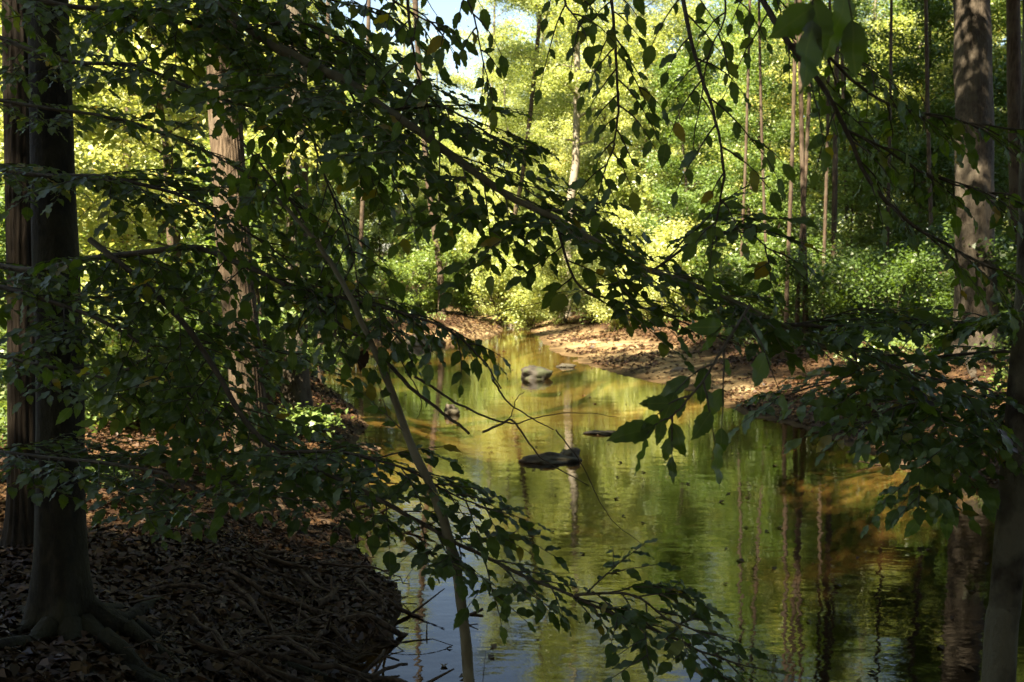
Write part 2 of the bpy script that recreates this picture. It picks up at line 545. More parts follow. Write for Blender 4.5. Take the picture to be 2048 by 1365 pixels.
wy = np.arange(-12, 64.1, 2.0)
WV, WF = [], []
for k, y in enumerate(wy):
    WV += [(np.interp(y, YL, XL) - 1.2, y, 0), (np.interp(y, YR, XR) + 1.0, y, 0)]
    if k:
        b = 2 * k
        WF.append((b - 2, b - 1, b + 1, b))
link('water', mesh_np('water', WV, WF, M['water']), kind='structure')


# ------------------------------------------------------------------ leaves in bulk
def leaf_quads(Cn, D, N, S, wid=0.55, fold=0.18):
    """Folded diamond leaves: base, two shoulders, tip. Returns V (4n,3), F (n,4)."""
    D = norm(D)
    Sd = norm(np.cross(N, D))
    N = np.cross(D, Sd)
    S = S[:, None]
    b = Cn - D * S * 0.5
    t = Cn + D * S * 0.5 - N * S * 0.10
    m = Cn - D * S * 0.06 + N * S * fold * 0.5
    l = m + Sd * S * wid * 0.5
    r = m - Sd * S * wid * 0.5
    V = np.stack((b, l, t, r), 1).reshape(-1, 3)
    F = np.arange(len(Cn) * 4).reshape(-1, 4)
    return V, F


def rand_unit(n, g):
    v = g.normal(size=(n, 3))
    return norm(v)


def gen_tree(seed, H, r0, base, spread, nl, leaves, lsize, lean=0.04, droop=0.0, top=0.35, multi=1, seg=9, flat=0.12):
    """Skeleton and foliage of one tree standing at the origin."""
    g = np.random.default_rng(seed)
    wood = MB()
    tips, wts = [], []
    for s in range(multi):
        az = g.uniform(0, 6.28)
        ln = lean * (1 if multi == 1 else 5)
        off = np.array((math.cos(az), math.sin(az), 0))
        k = np.linspace(0, 1, 14)
        hh = H * g.uniform(0.8, 1.0) if multi > 1 else H
        P = np.zeros((14, 3))
        wob = np.cumsum(g.normal(0, 0.012 * hh / 3, (14, 2)), 0)
        wob -= wob[0]
        P[:, :2] = wob + off[:2] * ln * hh * k[:, None] ** 1.3
        P[:, 2] = k * hh - (0.25 if multi == 1 else 0.08)
        R = r0 * (1 - 0.86 * k) ** 0.9
        R[0] *= 1.5
        R[1] *= 1.12
        wood.tube(P, R, seg)
        n_l = max(3, nl // multi)
        for i in range(n_l):
            f = (i + g.uniform(0, 1)) / n_l
            h = base + (hh * 0.97 - base) * f
            kk = h / hh
            p0 = np.array([np.interp(kk, k, P[:, c]) for c in range(3)])
            a = i * 2.4 + g.uniform(-0.5, 0.5)
            prof = (1 - f) ** 0.55 * (0.55 + 0.45 * min(1, f / 0.25)) if top < 0.5 else (0.45 + 0.55 * math.sin(math.pi * min(1, f * 0.85 + 0.12)))
            Ln = spread * max(0.18, prof) * g.uniform(0.65, 1.15)
            el = 0.15 + 0.75 * f + g.uniform(-0.15, 0.2)
            d = np.array((math.cos(a) * math.cos(el), math.sin(a) * math.cos(el), math.sin(el)))
            t = np.linspace(0, 1, 7)[:, None]
            bend = np.array((g.normal(0, 0.12), g.normal(0, 0.12), 0.12 - droop))
            Q = p0 + d * Ln * t + bend * Ln * t ** 2
            Q += np.cumsum(g.normal(0, 0.012 * Ln, (7, 3)), 0) * t
            rl = max(0.006, np.interp(kk, k, R) * 0.45)
            wood.tube(Q, np.linspace(rl, rl * 0.18, 7), 5)
            ns = max(3, int(Ln * 2.6))
            for j in range(ns):
                tt = 0.22 + 0.78 * (j + g.uniform(0, 1)) / ns
                q0 = np.array([np.interp(tt, t[:, 0], Q[:, c]) for c in range(3)])
                sd = norm(np.cross(d, (0, 0, 1))) * (1 if j % 2 else -1)
                e = norm(d * 0.8 + sd * g.uniform(0.4, 1.1) + np.array((0, 0, g.uniform(-0.15, 0.35))))
                l2 = Ln * g.uniform(0.18, 0.42) * (1.1 - 0.5 * tt)
                u = np.linspace(0, 1, 4)[:, None]
                Q2 = q0 + e * l2 * u + np.array((0, 0, -droop * 0.6 - 0.05)) * l2 * u ** 2
                if l2 > 0.35:
                    wood.tube(Q2, np.linspace(rl * 0.35, rl * 0.08, 4), 3, cap=False)
                nt_ = max(2, int(l2 * 3.5))
                for w in range(nt_):
                    tips.append(Q2[0] + (Q2[-1] - Q2[0]) * (0.35 + 0.65 * (w + g.uniform(0, 1)) / nt_))
                    wts.append(0.6 + 0.4 * l2)
    tips = np.array(tips)
    wts = np.array(wts) * g.uniform(0.2, 1.6, len(wts))
    idx = g.choice(len(tips), leaves, p=wts / wts.sum())
    rad = np.clip(spread * 0.11, 0.14, 0.42)
    o = g.normal(size=(leaves, 3)) * np.array((rad, rad, rad * flat * 3))
    cl_t = g.normal(0, 0.28, (len(tips), 2))        # every spray tilts its own way
    o[:, 2] += (o[:, :2] * cl_t[idx]).sum(1)
    Cn = tips[idx] + o
    D = rand_unit(leaves, g) * np.array((1, 1, 0.35)) + np.array((0, 0, -0.25))
    N = np.column_stack((cl_t[idx] * -1.0, np.ones(leaves))) + g.normal(0, 0.42, (leaves, 3))
    S = lsize * g.uniform(0.7, 1.25, leaves)
    V, F = leaf_quads(Cn, D, N, S, 0.6)
    tone = np.clip(0.6 * g.beta(2, 2.2, leaves) + 0.4 * g.beta(2, 2, len(tips))[idx], 0, 1)
    tone[g.random(leaves) < 0.012] = 0.99
    return wood, V, F, tone


KIND = {}


def tree_kind(key, mats, wood_mat, **kw):
    wood, V, F, tone = gen_tree(**kw)
    KIND[key] = {
        'wood': wood.mesh('trunk_' + key, M[wood_mat]),
        'crown': {m: mesh_np('crown_' + key + '_' + m, V, F, M[m], False, tone) for m in mats[:1]},
    }
    for m in mats[1:]:
        c = KIND[key]['crown'][mats[0]].copy()
        c.materials.clear()
        c.materials.append(M[m])
        KIND[key]['crown'][m] = c


ALLC = ('green', 'yellow', 'dark')
tree_kind('tall_a', ALLC, 'bark_wood', seed=1, H=21, r0=0.24, base=6.0, spread=4.6, nl=34, leaves=52000, lsize=0.115)
tree_kind('tall_b', ALLC, 'bark_wood', seed=2, H=18, r0=0.19, base=4.2, spread=4.0, nl=32, leaves=46000, lsize=0.115, lean=0.07)
tree_kind('pale_a', ALLC, 'bark_pale', seed=3, H=20, r0=0.20, base=6.5, spread=3.6, nl=26, leaves=30000, lsize=0.12)
tree_kind('mid_a', ALLC, 'bark_wood', seed=4, H=11, r0=0.10, base=1.6, spread=2.9, nl=30, leaves=30000, lsize=0.105, droop=0.1)
tree_kind('mid_b', ALLC, 'bark_grey', seed=5, H=9, r0=0.085, base=1.2, spread=2.7, nl=26, leaves=24000, lsize=0.105, lean=0.1, droop=0.1)
tree_kind('small_a', ALLC, 'bark_wood', seed=6, H=5.5, r0=0.05, base=0.5, spread=2.0, nl=22, leaves=13000, lsize=0.095, droop=0.1)
tree_kind('small_b', ALLC, 'bark_wood', seed=7, H=4.4, r0=0.045, base=0.35, spread=1.8, nl=20, leaves=10000, lsize=0.095, droop=0.12, lean=0.1)
tree_kind('shrub_a', ALLC, 'twig', seed=8, H=2.6, r0=0.02, base=0.15, spread=1.0, nl=30, leaves=7000, lsize=0.085, multi=5, lean=0.08, flat=0.2)
tree_kind('shrub_b', ALLC, 'twig', seed=9, H=1.7, r0=0.014, base=0.08, spread=0.8, nl=30, leaves=4500, lsize=0.08, multi=6, lean=0.1, flat=0.2)
tree_kind('canopy', ('dark',), 'bark_wood', seed=10, H=17, r0=0.22, base=6.2, spread=5.6, nl=38, leaves=60000, lsize=0.175, top=0.6)  # leaves enlarged to thicken the shade this crown throws


def put(key, leafm, x, y, name, label, category, group=None, sc=1.0, rz=None, dz=0.0, sz=None):
    z = float(tz(x, y))
    t = empty(name, (x, y, z + dz), label, category, group, random.uniform(0, 6.28) if rz is None else rz, sc)
    if sz:
        t.scale = (sc, sc, sz)
    sh = key.startswith('shrub')
    link('stem' if sh else 'trunk', KIND[key]['wood'], t)
    link('foliage' if sh else 'crown', KIND[key]['crown'][leafm], t, kind=None)
    return t


def atground(px, y):
    return (px - 1024) / FPX * (y * math.cos(PITCH) + 0.1)


USED = {}


def wood_tree(key, leafm, px, y, grp, sc=1.0, sz=None, label=None, name='forest_tree', rz=None):
    gr = {'left': 'trees of the wood on the near side', 'far': 'sunlit trees beyond the creek', 'right': 'trees of the wood past the sandy bank'}
    size = {'tall': 'tall', 'mid_': 'middling', 'smal': 'young'}[key[:4]]
    hue = {'yellow': 'yellow-green', 'green': 'green', 'dark': 'dark green'}[leafm]
    if px < 60:
        pl = 'at the left edge behind the shaggy trunk'
    elif px < 300:
        pl = 'just right of the dark beech trunk'
    elif px < 480:
        pl = 'directly behind the furrowed trunk'
    elif px < 680:
        pl = 'behind the brown straight trunk'
    elif px < 900:
        pl = 'on the shaded side of the creek bend'
    elif px < 1080:
        pl = 'below the sky gap at the head of the creek'
    elif px < 1200:
        pl = 'around the bright white trunk'
    elif px < 1350:
        pl = 'right of the bright white trunk'
    elif px < 1530:
        pl = 'above the sandy beach'
    elif px < 1700:
        pl = 'around the thin brown trunks'
    elif px < 1880:
        pl = 'just left of the big grey trunk'
    elif px < 2000:
        pl = 'straight behind the big grey trunk'
    else:
        pl = 'right of the big grey trunk'
    dist = ' in front' if y < 38 else (' far back' if y > 54 else '')
    k = f'{size} {hue} tree{dist} {pl}'
    USED[k] = USED.get(k, 0) + 1
    if USED[k] == 2:
        size = 'second ' + size
    return put(key, leafm, atground(px, y), y, name, label or f'{size} {hue} tree{dist} {pl}', 'tree', gr[grp], sc, rz, 0.0, sz)


# the far wood that closes the view: too far off to tell tree from tree
def far_wood():
    g = np.random.default_rng(77)
    n = 120000
    az = g.uniform(-0.62, 0.62, n)
    d = g.uniform(78, 108, n)
    px = az * d
    h = np.where(np.abs(np.degrees(az) + 4.2) < 2.6, 9.5, 17) * (0.7 + 0.5 * vnoise(az * 26, d * 0.07, 5))
    zz = tz(px, d) + h * g.beta(1.3, 1.1, n)
    keep = vnoise(az * 60, zz * 0.5, 9) > 0.28
    Cn = np.column_stack((px, d, zz))[keep]
    k = len(Cn)
    V, F = leaf_quads(Cn, rand_unit(k, g), rand_unit(k, g) + np.array((0, 0, 0.8)), g.uniform(0.3, 0.55, k), 0.7)
    link('far_wood', mesh_np('far_wood', V, F, M['yellow'], False, g.beta(2, 2.5, k)), kind='stuff',
         label='far sunlit wood closing the view beyond the creek')


far_wood()

# ------------------------------------------------------------------ trees of the wood, near to far
R_ = random.Random(3)
# beyond the head of the creek, in full sun
for px, y, key, lm, sc in (
        (1010, 47, 'small_a', 'yellow', 1.1), (1090, 43, 'small_b', 'yellow', 1.2), (1180, 44, 'small_a', 'yellow', 1.2), (1270, 40, 'small_b', 'yellow', 1.3),
        (940, 52, 'mid_b', 'yellow', 0.9), (1060, 56, 'mid_a', 'yellow', 0.9), (1150, 55, 'mid_b', 'yellow', 1.15), (1230, 50, 'mid_a', 'yellow', 1.1),
        (1330, 46, 'mid_b', 'yellow', 1.2), (1420, 50, 'mid_a', 'green', 1.2), (1500, 44, 'mid_b', 'yellow', 1.1), (870, 58, 'mid_a', 'green', 0.85),
        (790, 54, 'mid_b', 'green', 1.0), (980, 66, 'mid_a', 'yellow', 0.95), (1090, 64, 'tall_b', 'yellow', 0.85), (1210, 62, 'tall_b', 'yellow', 1.0),
        (1300, 60, 'tall_a', 'yellow', 1.0), (1400, 64, 'tall_b', 'yellow', 1.1), (1480, 58, 'tall_a', 'green', 1.0), (1580, 66, 'tall_b', 'yellow', 1.1),
        (840, 66, 'tall_b', 'yellow', 0.62), (925, 70, 'tall_b', 'yellow', 0.66), (1040, 72, 'tall_b', 'yellow', 0.8), (1150, 72, 'tall_a', 'yellow', 0.95)):
    wood_tree(key, lm, px, y, 'far', sc * R_.uniform(0.92, 1.08))
# past the sandy bank
for px, y, key, lm, sc in (
        (1390, 36, 'mid_b', 'green', 1.0), (1480, 34, 'mid_a', 'green', 0.9), (1560, 39, 'mid_b', 'yellow', 1.1), (1650, 35, 'mid_a', 'dark', 1.0), (1740, 38, 'mid_b', 'yellow', 1.1),
        (1820, 33, 'mid_a', 'dark', 1.0), (1900, 37, 'mid_b', 'yellow', 1.1), (1990, 34, 'mid_a', 'green', 1.0), (2090, 32, 'mid_b', 'green', 1.1), (1700, 29, 'small_a', 'green', 1.0),
        (1850, 27, 'small_b', 'dark', 1.1), (2020, 26, 'small_a', 'dark', 1.1), (1620, 48, 'tall_b', 'green', 1.0), (1720, 50, 'tall_a', 'yellow', 0.9), (1830, 47, 'tall_b', 'green', 1.0),
        (1940, 50, 'tall_a', 'yellow', 0.9), (2050, 46, 'tall_b', 'green', 1.0), (2150, 44, 'tall_a', 'green', 1.0), (2180, 30, 'mid_a', 'green', 1.1), (1540, 27, 'small_b', 'green', 1.0)):
    wood_tree(key, lm, px, y, 'right', sc * R_.uniform(0.92, 1.08))
# the wood on the near side
for px, y, key, lm, sc in (
        (700, 45, 'mid_a', 'green', 1.0), (620, 42, 'mid_b', 'yellow', 1.0), (540, 38, 'mid_a', 'yellow', 1.0), (450, 35, 'mid_b', 'green', 1.1), (370, 32, 'mid_a', 'yellow', 0.9),
        (290, 29, 'mid_b', 'yellow', 1.0), (210, 27, 'mid_a', 'green', 0.9), (120, 25, 'mid_b', 'yellow', 1.0), (30, 24, 'mid_a', 'green', 1.0), (-60, 22, 'mid_b', 'green', 1.0),
        (660, 56, 'tall_b', 'green', 1.0), (560, 52, 'tall_a', 'yellow', 0.9), (460, 48, 'tall_b', 'yellow', 1.0), (350, 44, 'tall_a', 'green', 0.9), (250, 40, 'tall_b', 'yellow', 1.0),
        (140, 38, 'tall_a', 'green', 1.0), (40, 35, 'tall_b', 'green', 1.0), (-80, 33, 'tall_a', 'green', 1.0), (240, 20, 'small_a', 'yellow', 1.0), (330, 24, 'small_b', 'yellow', 1.1),
        (760, 44, 'small_a', 'green', 1.1), (840, 47, 'small_b', 'green', 1.2), (650, 36, 'small_b', 'green', 1.1), (560, 30, 'small_a', 'green', 1.0), (420, 26, 'small_a', 'yellow', 0.9)):
    wood_tree(key, lm, px, y, 'left', sc * R_.uniform(0.92, 1.08))

# pale trunks that catch the sun over the creek
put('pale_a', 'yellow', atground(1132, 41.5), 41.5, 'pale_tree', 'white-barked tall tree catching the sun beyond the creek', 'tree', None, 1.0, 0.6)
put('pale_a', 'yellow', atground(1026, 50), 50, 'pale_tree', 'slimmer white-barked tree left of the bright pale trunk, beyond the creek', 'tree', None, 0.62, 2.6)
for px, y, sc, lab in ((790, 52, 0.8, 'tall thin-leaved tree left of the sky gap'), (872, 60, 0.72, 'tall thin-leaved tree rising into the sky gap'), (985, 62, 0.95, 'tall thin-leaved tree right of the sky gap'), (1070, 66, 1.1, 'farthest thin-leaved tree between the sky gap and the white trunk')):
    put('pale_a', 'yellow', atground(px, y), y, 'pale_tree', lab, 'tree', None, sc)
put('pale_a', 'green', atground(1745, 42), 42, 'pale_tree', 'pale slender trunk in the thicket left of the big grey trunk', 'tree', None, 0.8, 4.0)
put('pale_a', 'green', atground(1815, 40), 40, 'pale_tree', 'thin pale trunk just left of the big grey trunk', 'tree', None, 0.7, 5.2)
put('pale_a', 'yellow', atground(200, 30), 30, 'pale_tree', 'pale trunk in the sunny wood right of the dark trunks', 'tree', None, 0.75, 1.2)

# shrubs along the banks
ORD = ['first ', 'second ', 'third ', 'fourth ', 'fifth ', 'sixth ', 'seventh ', 'eighth ', 'ninth ', 'tenth ', 'eleventh ', 'twelfth ', 'thirteenth ']
SHRUBS = (
        (1000, 41, 'shrub_a', 'yellow', 1.5, 0), (1060, 39, 'shrub_b', 'yellow', 1.5, 0), (1130, 38, 'shrub_a', 'yellow', 1.3, 0), (1200, 36, 'shrub_a', 'yellow', 1.3, 0), (1265, 35, 'shrub_b', 'yellow', 1.6, 0),
        (1320, 33, 'shrub_a', 'yellow', 1.2, 0), (930, 44, 'shrub_a', 'green', 1.5, 0), (860, 42, 'shrub_a', 'green', 1.4, 0), (790, 40, 'shrub_b', 'green', 1.5, 0), (1380, 31, 'shrub_b', 'yellow', 1.5, 0),
        (1300, 30.5, 'shrub_b', 'yellow', 0.9, 0), (1230, 32, 'shrub_b', 'yellow', 0.8, 0),
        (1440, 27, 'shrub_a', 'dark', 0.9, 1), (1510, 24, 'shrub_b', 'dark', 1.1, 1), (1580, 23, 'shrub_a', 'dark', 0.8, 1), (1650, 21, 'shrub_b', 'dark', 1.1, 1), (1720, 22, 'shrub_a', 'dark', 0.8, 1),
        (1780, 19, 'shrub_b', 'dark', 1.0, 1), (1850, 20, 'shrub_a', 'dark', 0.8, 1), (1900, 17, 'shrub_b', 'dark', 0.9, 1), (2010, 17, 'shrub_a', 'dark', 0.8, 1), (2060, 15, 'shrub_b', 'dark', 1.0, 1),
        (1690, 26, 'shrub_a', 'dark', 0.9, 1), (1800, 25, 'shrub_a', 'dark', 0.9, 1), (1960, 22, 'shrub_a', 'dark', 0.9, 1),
        (560, 22, 'shrub_a', 'green', 0.8, 2), (470, 19, 'shrub_b', 'green', 1.0, 2), (380, 17, 'shrub_a', 'green', 0.8, 2), (300, 15, 'shrub_b', 'yellow', 1.0, 2), (230, 13, 'shrub_b', 'green', 0.8, 2),
        (60, 14, 'shrub_b', 'yellow', 0.8, 2), (640, 28, 'shrub_a', 'green', 1.0, 2), (420, 13, 'shrub_b', 'green', 0.7, 2), (580, 16, 'shrub_b', 'green', 0.7, 2), (-20, 16, 'shrub_a', 'green', 0.8, 2))
for px, y, key, lm, sc, lab in SHRUBS:
    rows = ('sunlit shrub in the row at the head of the creek', 'shaded shrub in the row on the bank above the beach', 'low shrub in the row behind the dark trunks')
    grs = ('sunlit shrubs at the head of the creek', 'shrubs above the beach', 'shrubs on the near bank')
    order = sorted(a[0] for a in SHRUBS if a[5] == lab)
    k = order.index(px)
    lab_txt = ORD[k] + rows[lab] + ', counted from the left'
    put(key, lm, atground(px, y), y, 'shrub', lab_txt, 'shrub', grs[lab], sc * R_.uniform(0.9, 1.1))

# young trees close by on the near bank
for x, y, key, lm, sc, lab in ((-3.4, 7.8, 'small_b', 'green', 0.5, 'leafy young tree between the dark beech and the furrowed trunk'), (-2.7, 12.2, 'small_b', 'green', 0.75, 'leafy young tree at the water edge behind the furrowed trunk'),
                               (-4.6, 10.5, 'small_a', 'yellow', 0.8, 'taller young tree behind the dark trunks'), (-6.2, 13, 'small_a', 'yellow', 0.9, 'yellow-green young tree catching sun behind the dark trunks'), (-4.4, 14.5, 'mid_b', 'yellow', 0.8, 'sunlit yellow-green tree right behind the furrowed trunk'),
                               (-3.6, 17.5, 'small_a', 'yellow', 0.95, 'sunlit young tree by the inlet right of the furrowed trunk'), (-7.4, 17, 'mid_b', 'yellow', 0.85, 'sunlit tree between the dark beech and the furrowed trunk')):
    put(key, lm, x, y, 'young_tree', lab, 'tree', None, sc)

# unseen tall trees added over and behind the viewer to shade the foreground
for x, y, sc in ((-4.3, -3.5, 1.0), (-8.0, -4.2, 0.85), (-13, -10, 1.0), (-7.0, -7.0, 1.1), (-2.0, -7.0, 1.0), (2.5, -4.5, 0.95), (-18.5, -6.0, 1.1), (6.5, -1.0, 1.0), (-17, 2.5, 1.0),
                 (-3.0, -12, 1.1), (8.5, 4.5, 0.95), (9.5, 10, 1.0), (4.5, -9.5, 1.1), (5.8, 4.6, 1.05), (6.9, 9.3, 0.95), (-1.0, -2.5, 0.95), (11, -4, 1.1), (-10, -11, 1.1)):
    put('canopy', 'dark', x, y, 'added_shade_tree', 'tall broadleaf tree whose crown shades the foreground from overhead', 'tree', 'canopy trees over the foreground', sc)
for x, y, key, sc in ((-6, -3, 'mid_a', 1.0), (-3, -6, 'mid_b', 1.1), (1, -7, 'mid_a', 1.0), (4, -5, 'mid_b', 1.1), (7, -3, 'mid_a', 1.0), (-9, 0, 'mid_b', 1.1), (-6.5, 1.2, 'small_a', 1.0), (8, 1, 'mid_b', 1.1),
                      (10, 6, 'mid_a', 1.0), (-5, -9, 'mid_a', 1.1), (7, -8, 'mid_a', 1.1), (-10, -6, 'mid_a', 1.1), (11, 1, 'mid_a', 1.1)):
    put(key, 'dark', x, y, 'added_sky_block_tree', 'shaded understory tree standing behind the viewer', 'tree', 'understory trees behind the viewer', sc)  # added out of view to close off low skylight


# ------------------------------------------------------------------ trunks one can tell apart
def ridged(nr, amp, seed, tw=0.0, vs_=1.5, flare=None, blotch=0.03):
    def fn(rr, a, P):
        z = P[:, 2][:, None]
        ph = a * nr + tw * np.sin(z * 2.1) + 3 * vnoise(z * 1.3 + 0 * a, a * 1.2, seed)
        rid = np.abs(np.sin(ph * 0.5 + 0.9 * np.sin(z * vs_ * 3.1 + a * 2)))
        r = rr * (1 + amp * (rid - 0.5) + blotch * (vnoise(a * 2.2, z * 2.5, seed + 3) - 0.5) * 2)
        if flare is not None:
            n, h0, k, z0, p0 = flare
            f = np.exp(-np.clip(z - z0, 0, 9) / h0)
            r = r * (1 + k * f * (0.35 + 0.65 * np.abs(np.cos(a * n * 0.5 + p0)) ** 1.6))
        return r
    return fn


def big_trunk(name, label, ctrl, mat, seg=48, n=110, fn=None, parts=()):
    """ctrl: (px, py, distance, radius) from the ground up; the root of the thing stands at its foot."""
    Q = np.array([(*at(a, b, d), r) for a, b, d, r in ctrl])
    foot = Q[0, :3].copy()
    foot[2] = tz(foot[0], foot[1])
    Q[0, 2] = foot[2] - 0.25
    S = spline(Q, n)
    t = empty(name, foot, label, 'tree')
    b = MB()
    b.tube(S[:, :3] - foot, S[:, 3], seg, fn)
    link('trunk', b.mesh('trunk', M[mat]), t)
    return t, S[:, :3], foot


def extra_limbs(t, S, foot, mat, key, leafm, hz=6.0, sc=1.0):
    """The crown above the frame."""
    link('crown', KIND[key]['crown'][leafm], t).location = S[-1] - foot - np.array((0, 0, hz))


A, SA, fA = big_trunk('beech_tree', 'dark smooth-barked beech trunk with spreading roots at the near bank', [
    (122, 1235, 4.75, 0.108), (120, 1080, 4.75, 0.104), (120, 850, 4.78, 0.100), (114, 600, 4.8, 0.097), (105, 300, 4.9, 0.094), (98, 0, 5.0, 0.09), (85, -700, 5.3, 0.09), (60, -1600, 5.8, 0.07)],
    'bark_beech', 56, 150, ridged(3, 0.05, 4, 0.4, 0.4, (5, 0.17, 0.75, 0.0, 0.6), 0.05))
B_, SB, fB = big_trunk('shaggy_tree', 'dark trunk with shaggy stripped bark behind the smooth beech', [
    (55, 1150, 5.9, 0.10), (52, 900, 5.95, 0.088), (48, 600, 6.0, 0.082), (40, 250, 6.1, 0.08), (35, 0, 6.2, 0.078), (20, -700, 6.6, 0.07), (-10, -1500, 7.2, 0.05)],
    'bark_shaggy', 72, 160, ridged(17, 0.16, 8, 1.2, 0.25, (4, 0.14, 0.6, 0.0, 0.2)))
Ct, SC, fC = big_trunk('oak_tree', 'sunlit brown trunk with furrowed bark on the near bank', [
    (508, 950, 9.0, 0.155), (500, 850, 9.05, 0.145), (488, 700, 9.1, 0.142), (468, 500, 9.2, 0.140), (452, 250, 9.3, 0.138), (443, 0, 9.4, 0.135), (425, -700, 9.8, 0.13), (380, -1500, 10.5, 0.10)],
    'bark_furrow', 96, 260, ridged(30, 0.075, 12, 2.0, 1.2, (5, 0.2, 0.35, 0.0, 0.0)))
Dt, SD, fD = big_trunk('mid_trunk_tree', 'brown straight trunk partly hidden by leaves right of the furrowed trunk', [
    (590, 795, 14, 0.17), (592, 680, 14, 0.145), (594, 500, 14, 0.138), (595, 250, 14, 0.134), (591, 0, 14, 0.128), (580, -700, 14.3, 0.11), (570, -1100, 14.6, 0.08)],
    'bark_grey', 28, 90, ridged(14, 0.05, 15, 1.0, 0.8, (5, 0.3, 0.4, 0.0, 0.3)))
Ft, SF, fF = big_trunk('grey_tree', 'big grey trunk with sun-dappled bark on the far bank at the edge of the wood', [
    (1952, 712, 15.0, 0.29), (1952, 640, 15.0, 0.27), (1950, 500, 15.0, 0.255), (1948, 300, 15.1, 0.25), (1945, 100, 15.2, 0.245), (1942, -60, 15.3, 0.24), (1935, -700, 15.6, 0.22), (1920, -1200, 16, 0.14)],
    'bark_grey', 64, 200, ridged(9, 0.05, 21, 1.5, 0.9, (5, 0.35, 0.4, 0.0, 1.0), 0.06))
Gt, SG, fG = big_trunk('lichen_tree', 'slim leaning trunk blotched with pale lichen at the right edge', [
    (1985, 1560, 3.6, 0.058), (1998, 1365, 3.6, 0.052), (2012, 1200, 3.6, 0.050), (2028, 1000, 3.62, 0.048), (2043, 800, 3.65, 0.046), (2056, 600, 3.7, 0.044), (2066, 300, 3.75, 0.042), (2072, -200, 3.9, 0.038), (2080, -1200, 4.3, 0.028)],
    'bark_lichen', 32, 120, ridged(3, 0.05, 31, 0.4, 0.6, (4, 0.12, 0.5, 0.0, 0.4), 0.08))
for t, S, f, key, hz in ((A, SA, fA, 'mid_a', 3.0), (B_, SB, fB, 'mid_b', 2.5), (Ct, SC, fC, 'mid_b', 1.0), (Dt, SD, fD, 'mid_b', 4.0), (Ft, SF, fF, 'canopy', 14.3), (Gt, SG, fG, 'mid_b', 2.5)):  # unseen crowns, kind and drop chosen for the shade they throw
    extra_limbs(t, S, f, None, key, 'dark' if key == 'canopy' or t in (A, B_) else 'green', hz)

# thinner trunks of the wood, each with its own stem and a light crown
for px, pyb, d, r, bend, lab in (
        (350, 640, 17, 0.085, -25, 'dark slender trunk standing left of the furrowed trunk'),
        (322, 660, 19, 0.075, 6, 'dark thin trunk beside the slender one left of the furrowed trunk'),
        (238, 690, 15, 0.06, 30, 'crooked thin trunk leaning right in the sunny wood'),
        (208, 670, 20, 0.09, -5, 'half-sunlit straight trunk right of the dark beech'),
        (1594, 640, 21, 0.042, 34, 'brown twin-looking trunk rising above the bank shrubs'),
        (1612, 640, 21, 0.05, -14, 'thinner brown trunk close beside the brown one above the bank shrubs'),
        (1572, 650, 22, 0.045, 22, 'slight brown trunk leaning beside the pair above the bank shrubs'),
        (1225 + 440, 640, 26, 0.07, 10, 'straight thin trunk between the bank shrubs and the big grey trunk'),
        (1478, 640, 27, 0.04, 24, 'very thin stem leaning over the beach shrubs'),
        (1536, 645, 24, 0.035, -20, 'very thin stem just left of the thin brown trunks'),
        (1645, 640, 24, 0.04, 16, 'very thin stem just right of the thin brown trunks'),
        (1702, 640, 29, 0.055, -22, 'thin stem leaning left in the middle of the thicket'),
        (1772, 645, 27, 0.045, 12, 'thin upright stem between the two pale slender trunks'),
        (1868, 650, 24, 0.05, -18, 'thin stem leaning left against the big grey trunk'),
        (640, 650, 27, 0.06, 18, 'thin brown stem just right of the brown straight trunk'),
        (268, 660, 23, 0.05, -12, 'thin upright stem between the crooked trunk and the dark slender trunks'),
        (2040, 680, 17, 0.12, -15, 'grey branching trunk behind the slim lichen trunk'),
        (885, 615, 41, 0.12, -60, 'dark trunk at the shaded bend beyond the water'),
        (1000, 612, 43, 0.10, 90, 'short leaning brown trunk among the sunlit shrubs'),
        (715, 660, 36, 0.08, 25, 'straight brown trunk on the shore of the left inlet')):
    t, S, f = big_trunk('slender_tree', lab, [(px, pyb, d, r * 1.4), (px + bend * 0.1, pyb - 80, d, r), (px + bend * 0.5, 350, d, r * 0.92), (px + bend * 0.8, 120, d, r * 0.88), (px + bend, -120, d, r * 0.8), (px + bend * 1.2, -420, d, r * 0.6)],
                        'bark_wood', 12, 40, ridged(6, 0.05, int(px), 1.0, 0.9))
    big = px in (2040, 1592)  # oversized unseen crown, chosen to shade the thicket
    c = link('crown', KIND['canopy' if big else ('small_b' if px < 400 else 'mid_b')]['crown']['dark' if big else 'green'], t)
    c.location = S[-1] - f - np.array((0, 0, (8.0 if px == 1592 else 4.5) if big else 3.0))


# ------------------------------------------------------------------ roots and sticks on the near bank
def ground_run(x0, y0, az, length, g, wig=0.35, n=16, lift=0.02):
    s = np.linspace(0, length, n)
    a = az + np.cumsum(g.normal(0, wig / math.sqrt(n), n))
    st = length / (n - 1)
    x = x0 + np.concatenate(([0], np.cumsum(np.cos(a[1:]) * st)))
    y = y0 + np.concatenate(([0], np.cumsum(np.sin(a[1:]) * st)))
    z = np.maximum(tz(x, y), -0.12) + lift + 0.03 * np.sin(s * 6 + g.uniform(0, 6))
    return np.column_stack((x, y, z))


def add_roots(t, foot, runs, seed, rbase, mat='root'):
    g = np.random.default_rng(seed)
    for az, ln, r, r_off in runs:
        x0, y0 = foot[0] + math.cos(az) * r_off, foot[1] + math.sin(az) * r_off
        P = ground_run(x0, y0, az, ln, g, 0.7, 18, -r * 0.25)
        P[0, 2] += rbase
        P[1, 2] += rbase * 0.5
        b = MB()
        b.tube(P - foot, r * np.linspace(1, 0.35, 18) ** 1.3, 10, ridged(3, 0.1, int(az * 100) + 60, 1, 1))
        link('root', b.mesh('root', M[mat]), t)


